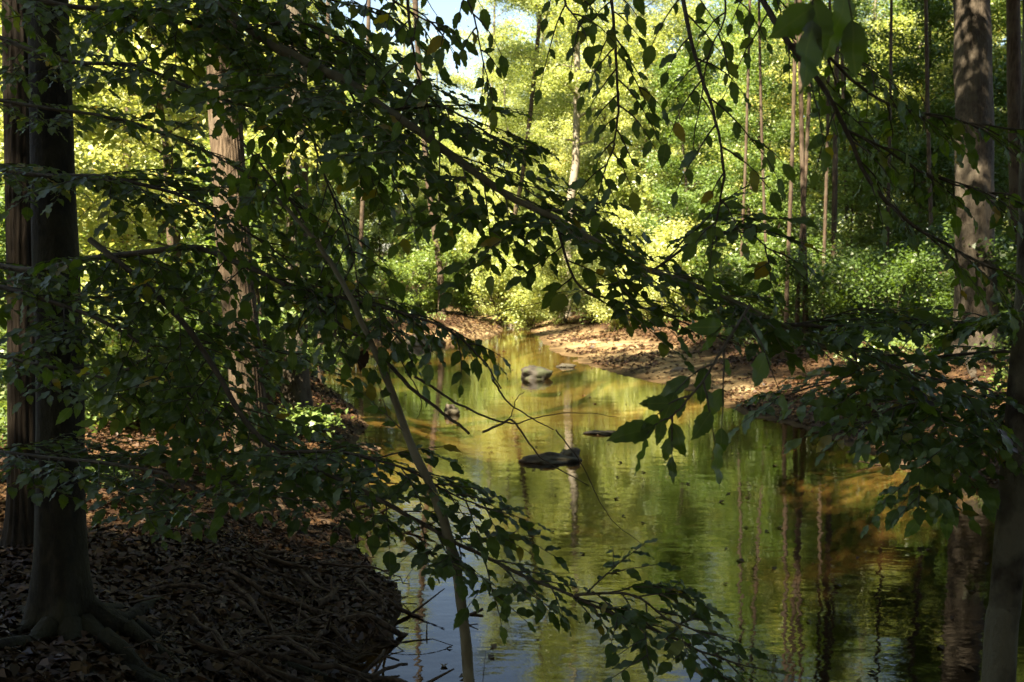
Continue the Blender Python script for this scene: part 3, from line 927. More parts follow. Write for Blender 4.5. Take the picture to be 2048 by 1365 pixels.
add_roots(A, fA, [(-0.35, 1.9, 0.06, 0.12), (0.1, 2.2, 0.055, 0.12), (-0.9, 1.2, 0.055, 0.12), (0.6, 1.7, 0.05, 0.12), (-1.5, 0.9, 0.05, 0.12), (1.3, 1.0, 0.05, 0.12), (2.6, 0.9, 0.05, 0.1), (-2.4, 0.9, 0.05, 0.1),
                  (-0.1, 2.3, 0.035, 0.3), (0.35, 2.4, 0.03, 0.3), (-0.6, 1.8, 0.035, 0.3)], 5, 0.08, 'bark_beech')
add_roots(Ct, fC, [(-0.5, 1.9, 0.06, 0.15), (-0.15, 1.7, 0.05, 0.15), (-1.0, 2.2, 0.05, 0.15), (0.3, 1.3, 0.05, 0.15), (-1.5, 2.2, 0.045, 0.15), (-0.8, 2.6, 0.035, 0.3), (-1.25, 2.6, 0.035, 0.3), (-2.0, 1.8, 0.04, 0.15), (0.8, 1.0, 0.04, 0.15), (-0.3, 2.0, 0.03, 0.4)], 6, 0.07)
add_roots(Ft, fF, [(3.4, 1.6, 0.10, 0.25), (4.1, 1.8, 0.09, 0.25), (4.9, 1.2, 0.09, 0.25), (2.6, 1.3, 0.08, 0.25)], 9, 0.1, 'bark_grey')


def stick(x, y, az, ln, r, seed, label, group, forks=1, mat='stick', lift=0.03, name='fallen_stick'):
    g = np.random.default_rng(seed)
    P = ground_run(x, y, az, ln, g, 0.7, 12, lift * g.uniform(0.0, 1.0))
    P[:, 2] += np.linspace(0, g.uniform(-0.02, 0.12), 12)
    o = P[0].copy()
    b = MB()
    b.tube(P - o, np.linspace(r, r * 0.45, 12), 7, ridged(3, 0.12, seed, 1, 1))
    for f in range(forks):
        i = g.integers(4, 9)
        d = norm(P[i + 1] - P[i] + g.normal(0, 0.02, 3) + np.array((0, 0, 0.03)))
        sd = np.cross(d, (0, 0, 1)) * g.choice((-1, 1))
        u = np.linspace(0, 1, 5)[:, None]
        Q = P[i] + (d * 0.7 + sd * 0.6) * ln * 0.35 * u + np.array((0, 0, 0.04)) * u
        b.tube(Q - o, np.linspace(r * 0.55, r * 0.2, 5), 6)
    ob = link(name, b.mesh(name, M[mat]), None, label=label, category='stick', group=group)
    ob.location = o
    return ob


g = np.random.default_rng(21)
for k in range(80):
    px, py = g.uniform(330, 790), g.uniform(880, 1340)
    d = (CAM_H - 0.35) * FPX / max(60, (py - 550))
    x, y = (px - 1024) / FPX * d, d
    if tz(x, y) < -0.02:
        continue
    stick(x, y, g.uniform(-1.0, 1.2) + (math.pi if g.random() < 0.3 else 0), g.uniform(0.25, 1.0), 0.005 + 0.019 * g.random() ** 2, 300 + k,
          'weathered stick in the tangle of roots on the near bank', 'sticks tangled on the near bank', int(g.integers(0, 3)), 'stick' if g.random() < 0.6 else 'root')
for k, (px, py, az, ln, r, lab) in enumerate((
        (410, 1305, 0.15, 0.62, 0.032, 'thick mossy stick lying alone at the very front of the near bank'),
        (640, 930, -0.6, 1.0, 0.035, 'pale sunlit driftwood limb at the top of the root tangle'),
        (700, 835, 0.2, 0.9, 0.05, 'dark driftwood log at the water edge beside the inlet'),
        (1800, 845, 0.5, 1.6, 0.05, 'fallen branch on the leafy bank below the big grey trunk'),
        (1905, 850, 2.7, 1.4, 0.035, 'thinner fallen branch crossing the leafy bank near the right edge'))):
    d = (CAM_H - (0.35 if px < 1000 else 0.45)) * FPX / (py - 548)
    stick((px - 1024) / FPX * d, d, az, ln, r, 500 + k, lab, None, 2)


g = np.random.default_rng(22)
for k in range(34):
    y = g.uniform(4.6, 9.5)
    x = float(np.interp(y, YL, XL)) + g.uniform(-0.5, 0.1)
    stick(x, y, g.uniform(-1.3, 1.0), g.uniform(0.3, 0.9), 0.004 + 0.016 * g.random() ** 2, 700 + k,
          'dark stick jutting from the root tangle over the water edge', 'sticks jutting over the water edge', int(g.integers(0, 3)), 'root', 0.12)


# ------------------------------------------------------------------ stones in the water
def rock(px, py, sx, sy, sz, seed, mat, label, z=0.0, d=None, sink=0.35):
    g = np.random.default_rng(seed)
    d = d or (CAM_H - z) * FPX / (py - 549)
    x, y = (px - 1024) / FPX * d, d
    nu, nv = 40, 24
    u = np.linspace(0, 2 * math.pi, nu, endpoint=False)
    v = np.linspace(0.06, math.pi - 0.06, nv)
    U, Vv = np.meshgrid(u, v)
    p = np.stack((np.cos(U) * np.sin(Vv), np.sin(U) * np.sin(Vv), np.cos(Vv)), -1)
    pl = rand_unit(11, g)
    dist = g.uniform(0.62, 0.95, 11)
    q = p.reshape(-1, 3)
    sc = np.min(np.where(q @ pl.T > 0.05, dist / np.maximum(q @ pl.T, 0.05), 1.25), axis=1)
    sc = np.minimum(sc, 1.1) * (1 + 0.34 * (vnoise(q[:, 0] * 3 + 9, q[:, 1] * 3 + q[:, 2] * 2.5, seed) - 0.5) + 0.16 * (vnoise(q[:, 0] * 8 + 9, q[:, 1] * 8 + q[:, 2] * 7, seed + 1) - 0.5))
    q = q * sc[:, None] * np.array((sx, sy, sz))
    i, j = np.meshgrid(np.arange(nv - 1), np.arange(nu), indexing='ij')
    j2 = (j + 1) % nu
    F = np.stack((i * nu + j, (i + 1) * nu + j, (i + 1) * nu + j2, i * nu + j2), -1).reshape(-1, 4)
    o = link('rock', mesh_np('rock', q, F, M[mat], True), None, label=label, category='rock')
    o.location = (x, y, z + sz * (1 - 2 * sink) * 0.5)
    o.rotation_euler = (0, 0, g.uniform(-0.3, 0.3))
    return o


rock(1072, 757, 0.36, 0.30, 0.20, 1, 'rock_moss', 'mossy rounded boulder standing in the middle of the creek')
rock(1100, 925, 0.27, 0.20, 0.075, 2, 'rock_dark', 'flat dark rock with leaves on it in the near water')
rock(1140, 920, 0.13, 0.12, 0.10, 3, 'rock_pale', 'pale knob of stone at the end of the flat dark rock')
rock(1210, 870, 0.22, 0.12, 0.035, 4, 'rock_dark', 'thin dark slab just breaking the water surface')
rock(900, 830, 0.12, 0.12, 0.11, 5, 'rock_dark', 'small pointed grey stone in the water behind the bare twigs')
rock(835, 692, 0.45, 0.35, 0.24, 6, 'rock_pale', 'sunlit grey rock at the end of the leafy gravel bar')
rock(868, 690, 0.28, 0.25, 0.14, 7, 'rock_dark', 'dark rock beside the sunlit grey rock on the gravel bar')
rock(1130, 735, 0.22, 0.18, 0.06, 8, 'rock_dark', 'low dark stone right of the mossy boulder')
rock(1375, 757, 0.30, 0.25, 0.17, 9, 'rock_pale', 'pale sunlit stone on the edge of the sandy beach')
rock(1730, 872, 0.16, 0.14, 0.10, 10, 'rock_pale', 'small pale stone at the foot of the leafy bank')
rock(1640, 715, 0.35, 0.25, 0.14, 11, 'rock_pale', 'pale flat stone in the shade of the bank shrubs', 0.35)


# ------------------------------------------------------------------ fallen leaves and ground cover
def scatter_litter():
    g = np.random.default_rng(31)
    n = 300000
    d = 4.0 * (60 / 4.0) ** g.random(n) ** 0.85
    az = g.uniform(-0.52, 0.52, n)
    x, y = az * d, d
    z = tz(x, y)
    wet = z < 0.015
    keep = np.where(wet, g.random(n) < 0.0018, vnoise(x * 1.3, y * 1.3, 4) + 0.25 > g.random(n))
    keep &= ~((d > 45) & (g.random(n) < 0.4))
    keep &= ~((z < 0.30) & (d > 18) & (x > 0) & (vnoise(x * 1.1 + 5, y * 0.8, 8) > 0.36) & (g.random(n) < 0.85))
    x, y, z, d = x[keep], y[keep], z[keep], d[keep]
    k = len(x)
    e = 0.05
    N = np.column_stack(((tz(x - e, y) - tz(x + e, y)) / (2 * e), (tz(x, y - e) - tz(x, y + e)) / (2 * e), np.ones(k)))
    N = norm(N) + g.normal(0, 0.25, (k, 3))
    Cn = np.column_stack((x, y, np.where(z < 0.004, 0.005, z) + np.where(z < 0.004, 0.0, g.uniform(0.004, 0.035, k))))
    fl = z < 0.004
    N[fl] = np.array((0, 0, 1.0)) + g.normal(0, 0.03, (fl.sum(), 3))
    D = rand_unit(k, g) * np.array((1, 1, 0.05))
    D[~fl] -= N[~fl] * (D[~fl] * N[~fl]).sum(1, keepdims=True) / (N[~fl] ** 2).sum(1, keepdims=True)
    V, F = leaf_quads(Cn, D, N, g.uniform(0.032, 0.080, k) * np.clip(d / 13, 1, 2.0), 0.6, 0.3)
    link('leaf_litter', mesh_np('leaf_litter', V, F, M['litter'], False, g.beta(2, 2, k)), kind='stuff', label='brown fallen leaves covering the banks')


scatter_litter()


def twig_debris():
    g = np.random.default_rng(61)
    b = MB()
    n = 0
    while n < 1500:
        y = g.uniform(4.0, 10.5)
        x = float(np.interp(y, YL, XL)) + 0.15 - abs(g.normal(0, 1.1))
        z = float(tz(x, y))
        if z < 0.01:
            continue
        az, ln = g.uniform(0, 6.28), g.uniform(0.06, 0.34)
        d = np.array((math.cos(az), math.sin(az), g.normal(0, 0.22)))
        u = np.linspace(-0.5, 0.5, 4)[:, None]
        P = np.array((x, y, z + 0.025)) + d * ln * u + g.normal(0, ln * 0.035, (4, 3))
        b.tube(P, 0.0012 + 0.0035 * g.random() ** 2, 3, cap=False)
        n += 1
    link('twig_debris', b.mesh('twig_debris', M['root'], False), kind='stuff', label='fine dead twigs scattered over the near bank')


twig_debris()

def ground_cover():
    g = np.random.default_rng(41)
    n = 60000
    d = 7 * (55 / 7) ** g.random(n)
    x, y = g.uniform(-0.52, 0.52, n) * d, d
    z = tz(x, y)
    keep = (z > 0.42) & (vnoise(x * 0.45, y * 0.45, 14) + 0.3 * vnoise(x * 2, y * 2, 2) > 0.62)
    x, y, z = x[keep], y[keep], z[keep]
    rep = 3
    x, y, z = np.repeat(x, rep), np.repeat(y, rep), np.repeat(z, rep)
    k = len(x)
    Cn = np.column_stack((x + g.normal(0, 0.04, k), y + g.normal(0, 0.04, k), z + g.uniform(0.03, 0.28, k)))
    V, F = leaf_quads(Cn, rand_unit(k, g), np.array((0, 0, 1.0)) + g.normal(0, 0.5, (k, 3)), g.uniform(0.05, 0.10, k), 0.5)
    link('ground_cover', mesh_np('ground_cover', V, F, M['green'], False, g.beta(2, 2, k)), kind='stuff', label='low green plants covering the wood floor')


ground_cover()


# ------------------------------------------------------------------ foreground branches with single leaves
def leaf_meshes():
    out = []
    g = np.random.default_rng(51)
    for v in range(7):
        n = 13
        t = np.linspace(0, 1, n)
        w = np.sin(math.pi * t ** 0.74) ** 0.95 * 0.255 * (1 - 0.08 * t)
        w[0], w[-1] = 0.012, 0.003
        w[1:-1] *= np.where(np.arange(1, n - 1) % 2 == 0, 1.06, 0.93)
        w *= g.uniform(0.9, 1.1)
        curl, fold = g.uniform(0.02, 0.28), g.uniform(0.03, 0.22)
        bendx = g.uniform(-0.07, 0.07)
        zc = -curl * t ** 2 + 0.03 * np.sin(t * 9 + v)
        mid = np.column_stack((bendx * t ** 2, t, zc))
        shift = np.where(np.arange(n) % 2 == 0, 0.02, -0.012)
        V = [mid]
        for s in (-1, 1):
            e = mid.copy()
            e[:, 0] += s * w
            e[:, 1] += shift * (w > 0.02)
            e[:, 2] += fold * w + 0.035 * np.sin(np.arange(n) * 1.7 + v + s)
            V.append(e)
        # petiole
        pet = np.array(((-0.008, 0, 0), (0.008, 0, 0), (0.008, -0.10, 0.02), (-0.008, -0.10, 0.02)))
        V.append(pet)
        V = np.vstack(V)
        F = []
        for i in range(n - 1):
            F.append((i, i + 1, n + i + 1, n + i))
            F.append((i, 2 * n + i, 2 * n + i + 1, i + 1))
        F.append((3 * n, 3 * n + 1, 3 * n + 2, 3 * n + 3))
        uv = np.zeros((len(V), 2))
        uv[:, 1] = np.clip(V[:, 1], 0, 1)
        uv[:, 0] = 0.5
        uv[n:2 * n, 0] = 0.5 - w * 1.6
        uv[2 * n:3 * n, 0] = 0.5 + w * 1.6
        F = np.array(F)
        out.append((V, F, uv, mesh_np('leaf', V, F, M['beech'], True, np.zeros(len(F)), uv)))
    return out


LEAF = leaf_meshes()
LEAF_DEAD = LEAF[0][3].copy()
LEAF_DEAD.materials.clear()
LEAF_DEAD.materials.append(M['dead'])


def grow(ctrl, g, r0, r1, step, tw, lsize, lstep, side=(1, 1), start=0.0, end=1.0, hang=0.35, updir=(0, -0.25, 1), fork=0.5, bare=0.0, n=60, dens=1.0, tilt=0.38, flat=False):
    """ctrl: (px, py, distance). Returns the wood's tubes and leaf frames (pos, dir, normal, size)."""
    P = spline(np.array([at(*c) for c in ctrl]), n)
    P += np.cumsum(g.normal(0, 0.0016, P.shape), 0) * np.linspace(0, 1, n)[:, None]
    wood = MB()
    R = np.linspace(r0, r1, n)
    kn = g.uniform(0, 50)
    wood.tube(P, R, 8, lambda rr, a, Q: rr * (0.9 + 0.22 * vnoise(np.linspace(0, n * 0.55, len(Q))[:, None] + kn, a * 0.8) + 0.18 * (vnoise(np.linspace(0, n * 0.3, len(Q))[:, None] + kn * 2 + 0 * a, 0 * a) > 0.82)))
    seg = np.linalg.norm(np.diff(P, axis=0), axis=1)
    s = np.concatenate(([0], np.cumsum(seg)))
    T = norm(np.gradient(P, axis=0))
    leaves = []
    L = s[-1]

    def twig(p, d, ln, depth, nrm_):
        m = 7
        u = np.linspace(0, 1, m)[:, None]
        sag = np.array((0, 0, -hang)) * ln * u ** 2
        Q = p + d * ln * u + sag + np.cumsum(g.normal(0, 0.010 * ln, (m, 3)), 0)
        wood.tube(Q, np.linspace(0.0026 if depth == 0 else 0.0018, 0.0009, m), 5, cap=False)
        TT = norm(np.gradient(Q, axis=0))
        k = max(2, int(ln / lstep))
        sg = 1
        for j in range(k + 1):
            f = (0.12 if depth else 0.22) + (0.88 if depth else 0.78) * j / k
            q = np.array([np.interp(f, u[:, 0], Q[:, c]) for c in range(3)])
            t_ = TT[min(m - 1, int(f * (m - 1) + 0.5))]
            sd = norm(np.cross(nrm_, t_)) * sg
            sg = -sg
            if g.random() < bare:
                continue
            if j == k:
                dd = t_
            else:
                dd = norm(t_ * g.uniform(0.55, 0.95) + sd * g.uniform(0.6, 1.0))
            dd = norm(dd + np.array((0, 0, -1)) * g.uniform(0.0, 2 * hang + (0.12 if flat else 0.25)))
            nn = norm(nrm_ + g.normal(0, tilt, 3))
            if g.random() < dens:
                leaves.append((q, dd, nn, lsize * g.uniform(0.55, 1.22) * (0.8 if f < 0.3 else 1)))
            if depth == 0 and ln > 0.16 and 0 < j < k - 1 and g.random() < fork:
                twig(q, norm(t_ * 0.8 + sd * 0.75), ln * g.uniform(0.35, 0.6), 1, norm(nrm_ + g.normal(0, 0.15, 3)))

    pos, sg = start * L + step * 0.5, 1
    while pos < end * L:
        i = min(n - 1, int(np.searchsorted(s, pos)))
        t_ = T[i]
        nr = norm(np.array(updir) + g.normal(0, 0.13 if flat else 0.22, 3))
        nr = norm(nr - t_ * np.dot(nr, t_))
        sd = np.cross(nr, t_) * sg
        wgt = side[0] if sg > 0 else side[1]
        if wgt > 0:
            d = norm(t_ * g.uniform(0.5, 1.0) + sd * g.uniform(0.6, 1.1) + nr * g.uniform(-0.25, 0.25))
            ln = tw * g.uniform(0.45, 1.15) * wgt * (1.0 - 0.45 * max(0, pos / L - 0.55) / 0.45)
            twig(P[i], d, max(0.05, ln), 0, nr)
        sg = -sg
        pos += step * g.uniform(0.7, 1.3)
    nr = norm(np.array(updir) - T[-1] * np.dot(updir, T[-1]))
    if end > 0.98 and r1 < 0.004:
        twig(P[-1], T[-1], tw * 0.4, 1, nr)
    return wood, leaves, P


def leaf_matrix(q, d, nn, size):
    y = norm(d)
    x = norm(np.cross(y, nn))
    z = np.cross(x, y)
    return np.column_stack((x, y, z)) * size


N_LEAF = [0, 0]


LEAF_PLAIN = []
M['beech_plain'] = leaf_mat('beech_leaf_plain', [(0.0, (0.045, 0.090, 0.016)), (1.0, (0.085, 0.145, 0.024))], trans=0.5, gloss=0.08, rough=0.42, veins=True, t_gain=(1.8, 1.75, 0.5))
for lf in LEAF:
    pm = lf[3].copy()
    pm.materials.clear()
    pm.materials.append(M['beech_plain'])
    LEAF_PLAIN.append(pm)


def branch(name, label, category, specs, seed, wood_mat='twig', part='limb', group=None, bare_twigs=(), cap=300, dead=0, plain=False):
    g = np.random.default_rng(seed)
    base = at(*specs[0]['ctrl'][0])
    t = empty(name, base, label, category, group)
    leaves = []
    for k, sp in enumerate(specs):
        sp = dict(sp)
        mat = sp.pop('mat', wood_mat)
        pn = sp.pop('part', part if k == 0 else 'side_branch')
        w, lv, P = grow(g=g, **sp)
        w.V = [v - base for v in w.V]
        link(pn, w.mesh(pn, M[mat]), t)
        leaves += lv
    for ctrl, r0, r1 in bare_twigs:
        P = spline(np.array([at(*c) for c in ctrl]), 26)
        P += np.cumsum(g.normal(0, 0.0012, P.shape), 0)
        b = MB()
        b.tube(P - base, np.linspace(r0, r1, 26), 6)
        link('twig', b.mesh('twig', M['twig']), t)
    Q = np.array([l[0] for l in leaves])
    if len(Q):
        px, py, d = project(Q)
        size = np.array([l[3] for l in leaves]) / np.maximum(d, 0.3)
        inn = (px > -30) & (px < 2078) & (py > -40) & (py < 1395) & (d > 0)
        order = np.argsort(-(size + inn * 10))
        rest_V, rest_F, rest_uv, rest_r, off = [], [], [], [], 0
        for rank, i in enumerate(order):
            q, dd, nn, sz = leaves[i]
            A3 = leaf_matrix(q, dd, nn, sz)
            v = int(g.integers(0, len(LEAF)))
            if rank < cap and inn[i]:
                me = LEAF_DEAD if rank < dead * 3 and rank % 3 == 0 else (LEAF_PLAIN[v] if plain else LEAF[v][3])
                o = bpy.data.objects.new('leaf', me)
                C.objects.link(o)
                o.parent = t
                m4 = Matrix([list(A3[r]) + [q[r] - base[r]] for r in range(3)] + [[0, 0, 0, 1]])
                o.matrix_local = m4
                N_LEAF[0] += 1
            else:
                V = LEAF[v][0] @ A3.T + (q - base)
                rest_V.append(V)
                rest_F.append(LEAF[v][1] + off)
                rest_uv.append(LEAF[v][2])
                rest_r.append(np.full(len(LEAF[v][1]), g.random()))
                off += len(V)
                N_LEAF[1] += 1
        if rest_V:
            me = mesh_np('foliage', np.vstack(rest_V), np.vstack(rest_F), M['beech'], True, np.concatenate(rest_r), np.vstack(rest_uv))
            link('foliage', me, t, kind='stuff')
    return t


# the long bough that crosses the picture from the upper left
branch('beech_branch', 'long leafy bough sweeping from the upper left across the creek', 'branch', [
    dict(tilt=0.28, flat=True, updir=(0, -0.18, 1), ctrl=[(330, -60, 3.7), (460, 30, 3.55), (560, 100, 3.45), (690, 165, 3.3), (770, 220, 3.2), (850, 275, 3.1), (930, 335, 3.05), (1020, 395, 3.0), (1110, 440, 2.95), (1200, 492, 2.9), (1300, 545, 2.85), (1430, 592, 2.8), (1560, 650, 2.75), (1660, 705, 2.7), (1740, 728, 2.7)],
         r0=0.017, r1=0.0035, step=0.039, tw=0.39, lsize=0.0620, lstep=0.034, hang=0.060, fork=0.55, n=110, mat='stem'),
    dict(tilt=0.28, flat=True, updir=(0, -0.18, 1), ctrl=[(1560, 650, 2.75), (1640, 655, 2.7), (1730, 710, 2.65), (1830, 745, 2.6), (1900, 762, 2.57)], r0=0.006, r1=0.002, step=0.038, tw=0.29, lsize=0.0649, lstep=0.034, hang=0.048, n=50),
    dict(tilt=0.28, flat=True, updir=(0, -0.18, 1), ctrl=[(1110, 440, 2.95), (1150, 560, 2.85), (1210, 600, 2.8), (1330, 640, 2.75), (1440, 690, 2.7)], r0=0.004, r1=0.0018, step=0.052, tw=0.17, lsize=0.0591, lstep=0.038, hang=0.024, n=40),
    dict(tilt=0.28, flat=True, updir=(0, -0.18, 1), ctrl=[(690, 165, 3.3), (760, 300, 3.2), (800, 400, 3.15)], r0=0.004, r1=0.0016, step=0.052, tw=0.23, lsize=0.0601, lstep=0.036, hang=0.138, n=30),
    dict(tilt=0.28, flat=True, updir=(0, -0.18, 1), ctrl=[(770, 220, 3.2), (880, 215, 3.1), (960, 255, 3.05), (1020, 290, 3.0)], r0=0.004, r1=0.0016, step=0.044, tw=0.23, lsize=0.0601, lstep=0.036, hang=0.066, n=30),
    dict(tilt=0.28, flat=True, updir=(0, -0.18, 1), ctrl=[(1300, 545, 2.85), (1400, 480, 2.8), (1490, 470, 2.75), (1560, 520, 2.7)], r0=0.004, r1=0.0016, step=0.044, tw=0.25, lsize=0.0649, lstep=0.038, hang=0.066, n=30),
], 101, dead=2)

# boughs entering from the left edge
branch('beech_branch', 'arched bough from the left edge ending in bare twigs over the pool', 'branch', [
    dict(tilt=0.20, flat=True, updir=(0, -0.08, 1), ctrl=[(-60, 520, 4.4), (60, 540, 4.2), (170, 518, 4.0), (290, 505, 3.8), (390, 496, 3.7), (480, 525, 3.55), (580, 572, 3.4), (680, 640, 3.3), (760, 690, 3.2), (830, 755, 3.1), (900, 815, 3.05), (965, 866, 3.0)],
         r0=0.013, r1=0.004, step=0.053, tw=0.31, lsize=0.0604, lstep=0.036, hang=0.300, fork=0.45, end=0.80, n=100),
    dict(tilt=0.20, flat=True, updir=(0, -0.08, 1), ctrl=[(580, 572, 3.4), (700, 600, 3.3), (800, 625, 3.2), (880, 650, 3.1), (940, 695, 3.05), (985, 760, 3.0)], r0=0.006, r1=0.002, step=0.042, tw=0.22, lsize=0.0604, lstep=0.036, hang=0.350, end=0.8, n=50),
], 102, bare_twigs=[
    ([(965, 864, 3.0), (1010, 846, 2.98), (1035, 850, 2.96), (1070, 900, 2.95), (1110, 935, 2.94), (1180, 975, 2.93)], 0.004, 0.0012),
    ([(830, 755, 3.1), (920, 810, 3.04), (990, 845, 3.0), (1035, 848, 2.97)], 0.004, 0.002),
    ([(985, 760, 3.0), (1020, 800, 2.98), (1070, 835, 2.96), (1112, 857, 2.95)], 0.003, 0.0012),
    ([(1035, 848, 2.97), (1100, 832, 2.95), (1160, 828, 2.94), (1230, 838, 2.93)], 0.002, 0.0008),
    ([(1110, 860, 2.95), (1170, 930, 2.94), (1220, 1020, 2.93), (1300, 1085, 2.92)], 0.002, 0.0008),
    ([(1010, 846, 2.98), (1030, 800, 2.97), (1045, 780, 2.96)], 0.0016, 0.0007),
    ([(790, 700, 3.15), (835, 790, 3.1), (825, 840, 3.08)], 0.002, 0.0009),
    ([(870, 620, 3.12), (960, 640, 3.08), (1030, 620, 3.06), (1120, 605, 3.05)], 0.002, 0.0008)])
branch('beech_branch', 'drooping bough reaching low across the water toward the lower right', 'branch', [
    dict(tilt=0.20, flat=True, updir=(0, -0.08, 1), ctrl=[(180, 480, 3.9), (280, 560, 3.75), (370, 650, 3.6), (430, 740, 3.5), (490, 840, 3.4), (560, 905, 3.3), (660, 950, 3.2), (780, 1010, 3.1), (900, 1075, 3.0), (1030, 1140, 2.95), (1150, 1190, 2.9), (1280, 1250, 2.85), (1400, 1300, 2.8), (1480, 1325, 2.8)],
         r0=0.011, r1=0.0025, step=0.032, tw=0.28, lsize=0.0604, lstep=0.036, hang=0.080, fork=0.4, n=110),
    dict(tilt=0.20, flat=True, updir=(0, -0.08, 1), ctrl=[(560, 905, 3.3), (680, 905, 3.2), (790, 935, 3.1), (900, 990, 3.05), (1000, 1030, 3.0)], r0=0.005, r1=0.002, step=0.034, tw=0.24, lsize=0.0604, lstep=0.036, hang=0.110, n=40),
    dict(tilt=0.20, flat=True, updir=(0, -0.08, 1), ctrl=[(1150, 1190, 2.9), (1260, 1190, 2.85), (1330, 1240, 2.8), (1420, 1280, 2.75)], r0=0.004, r1=0.002, step=0.034, tw=0.24, lsize=0.0615, lstep=0.036, hang=0.110, n=30),
], 103)
branch('beech_branch', 'thin dark bough winding through the leaf curtain at the upper left', 'branch', [
    dict(tilt=0.20, flat=True, updir=(0, -0.08, 1), ctrl=[(-40, 60, 4.4), (120, 120, 4.2), (260, 130, 4.0), (350, 165, 3.9), (430, 195, 3.85), (520, 215, 3.8), (620, 240, 3.7), (740, 250, 3.6), (860, 300, 3.5)],
         r0=0.009, r1=0.002, step=0.043, tw=0.29, lsize=0.0612, lstep=0.036, hang=0.130, n=90),
], 104)
branch('beech_branch', 'leafy bough hanging along the top left above the furrowed trunk', 'branch', [
    dict(tilt=0.20, flat=True, updir=(0, -0.08, 1), ctrl=[(-60, -40, 3.8), (120, 10, 3.7), (300, 25, 3.6), (450, 70, 3.5), (600, 60, 3.45), (720, 110, 3.4)], r0=0.011, r1=0.002, step=0.050, tw=0.33, lsize=0.0661, lstep=0.036, hang=0.300, n=80),
    dict(tilt=0.20, flat=True, updir=(0, -0.08, 1), ctrl=[(300, 25, 3.6), (420, -10, 3.5), (560, -20, 3.4), (700, 10, 3.35), (800, 40, 3.3)], r0=0.006, r1=0.002, step=0.055, tw=0.28, lsize=0.0661, lstep=0.036, hang=0.300, n=60),
], 105)
branch('beech_branch', 'low leafy bough in front of the dark beech trunk at mid height', 'branch', [
    dict(tilt=0.20, flat=True, updir=(0, -0.08, 1), ctrl=[(-50, 330, 4.1), (70, 350, 3.95), (200, 355, 3.8), (330, 385, 3.7), (450, 440, 3.6), (560, 520, 3.5), (640, 600, 3.4)], r0=0.010, r1=0.002, step=0.036, tw=0.32, lsize=0.0632, lstep=0.036, hang=0.110, n=80),
], 106)
branch('beech_branch', 'shaded bough of leaves sloping down beside the dark beech trunk', 'branch', [
    dict(tilt=0.20, flat=True, updir=(0, -0.08, 1), ctrl=[(-50, 560, 4.0), (90, 600, 3.85), (200, 640, 3.75), (300, 700, 3.65), (380, 790, 3.55), (460, 860, 3.5)], r0=0.010, r1=0.002, step=0.034, tw=0.35, lsize=0.0632, lstep=0.036, hang=0.100, n=80),
], 107)
branch('beech_branch', 'lowest dark bough of leaves over the root tangle', 'branch', [
    dict(tilt=0.20, flat=True, updir=(0, -0.08, 1), ctrl=[(-50, 900, 3.9), (80, 915, 3.8), (200, 928, 3.7), (330, 950, 3.6), (400, 985, 3.5), (450, 970, 3.45), (560, 1005, 3.4), (680, 1015, 3.35)], r0=0.008, r1=0.002, step=0.036, tw=0.32, lsize=0.0615, lstep=0.038, hang=0.080, n=80),
], 108)
branch('beech_branch', 'slanting leafy shoots in front of the furrowed trunk', 'branch', [
    dict(tilt=0.22, flat=True, updir=(0, -0.08, 1), ctrl=[(560, -40, 3.6), (590, 120, 3.5), (620, 260, 3.4), (670, 400, 3.35), (700, 480, 3.3), (720, 560, 3.25)], r0=0.005, r1=0.0018, step=0.046, tw=0.23, lsize=0.0586, lstep=0.036, hang=0.500, n=70),
    dict(tilt=0.22, flat=True, updir=(0, -0.08, 1), ctrl=[(480, 280, 3.7), (540, 350, 3.6), (600, 420, 3.5), (660, 520, 3.4), (740, 600, 3.3), (800, 660, 3.2)], r0=0.005, r1=0.0018, step=0.050, tw=0.23, lsize=0.0586, lstep=0.036, hang=0.400, n=60),
], 109, dead=1)
branch('beech_branch', 'dim layered bough crossing the dark trunks high at the left', 'branch', [
    dict(tilt=0.22, flat=True, updir=(0, -0.08, 1), ctrl=[(-60, 190, 4.6), (80, 215, 4.5), (220, 235, 4.4), (340, 275, 4.3), (450, 330, 4.2), (560, 400, 4.1)], r0=0.008, r1=0.002, step=0.057, tw=0.34, lsize=0.0612, lstep=0.036, hang=0.12, n=80),
], 118)
branch('beech_branch', 'deep-shaded bough of leaves between the dark beech and the root tangle', 'branch', [
    dict(tilt=0.22, flat=True, updir=(0, -0.08, 1), ctrl=[(-60, 700, 4.4), (80, 730, 4.3), (220, 760, 4.2), (350, 800, 4.1), (470, 870, 4.0), (600, 900, 3.9), (720, 930, 3.8)], r0=0.008, r1=0.002, step=0.057, tw=0.30, lsize=0.0607, lstep=0.038, hang=0.10, n=80),
    dict(tilt=0.22, flat=True, updir=(0, -0.08, 1), ctrl=[(220, 760, 4.2), (330, 700, 4.1), (450, 690, 4.0), (580, 720, 3.9), (680, 770, 3.8)], r0=0.005, r1=0.002, step=0.062, tw=0.26, lsize=0.0607, lstep=0.038, hang=0.12, n=60),
], 119)
branch('beech_branch', 'outermost flat spray of leaves over the far bank below the big grey trunk', 'branch', [
    dict(tilt=0.22, flat=True, updir=(0, -0.08, 1), ctrl=[(2120, 700, 4.25), (1980, 705, 4.20), (1860, 715, 4.15), (1740, 740, 4.10), (1620, 770, 4.05), (1540, 800, 4.05)], r0=0.007, r1=0.002, step=0.0645, tw=0.3472, lsize=0.0776, lstep=0.038, hang=0.12, n=60),
], 120)
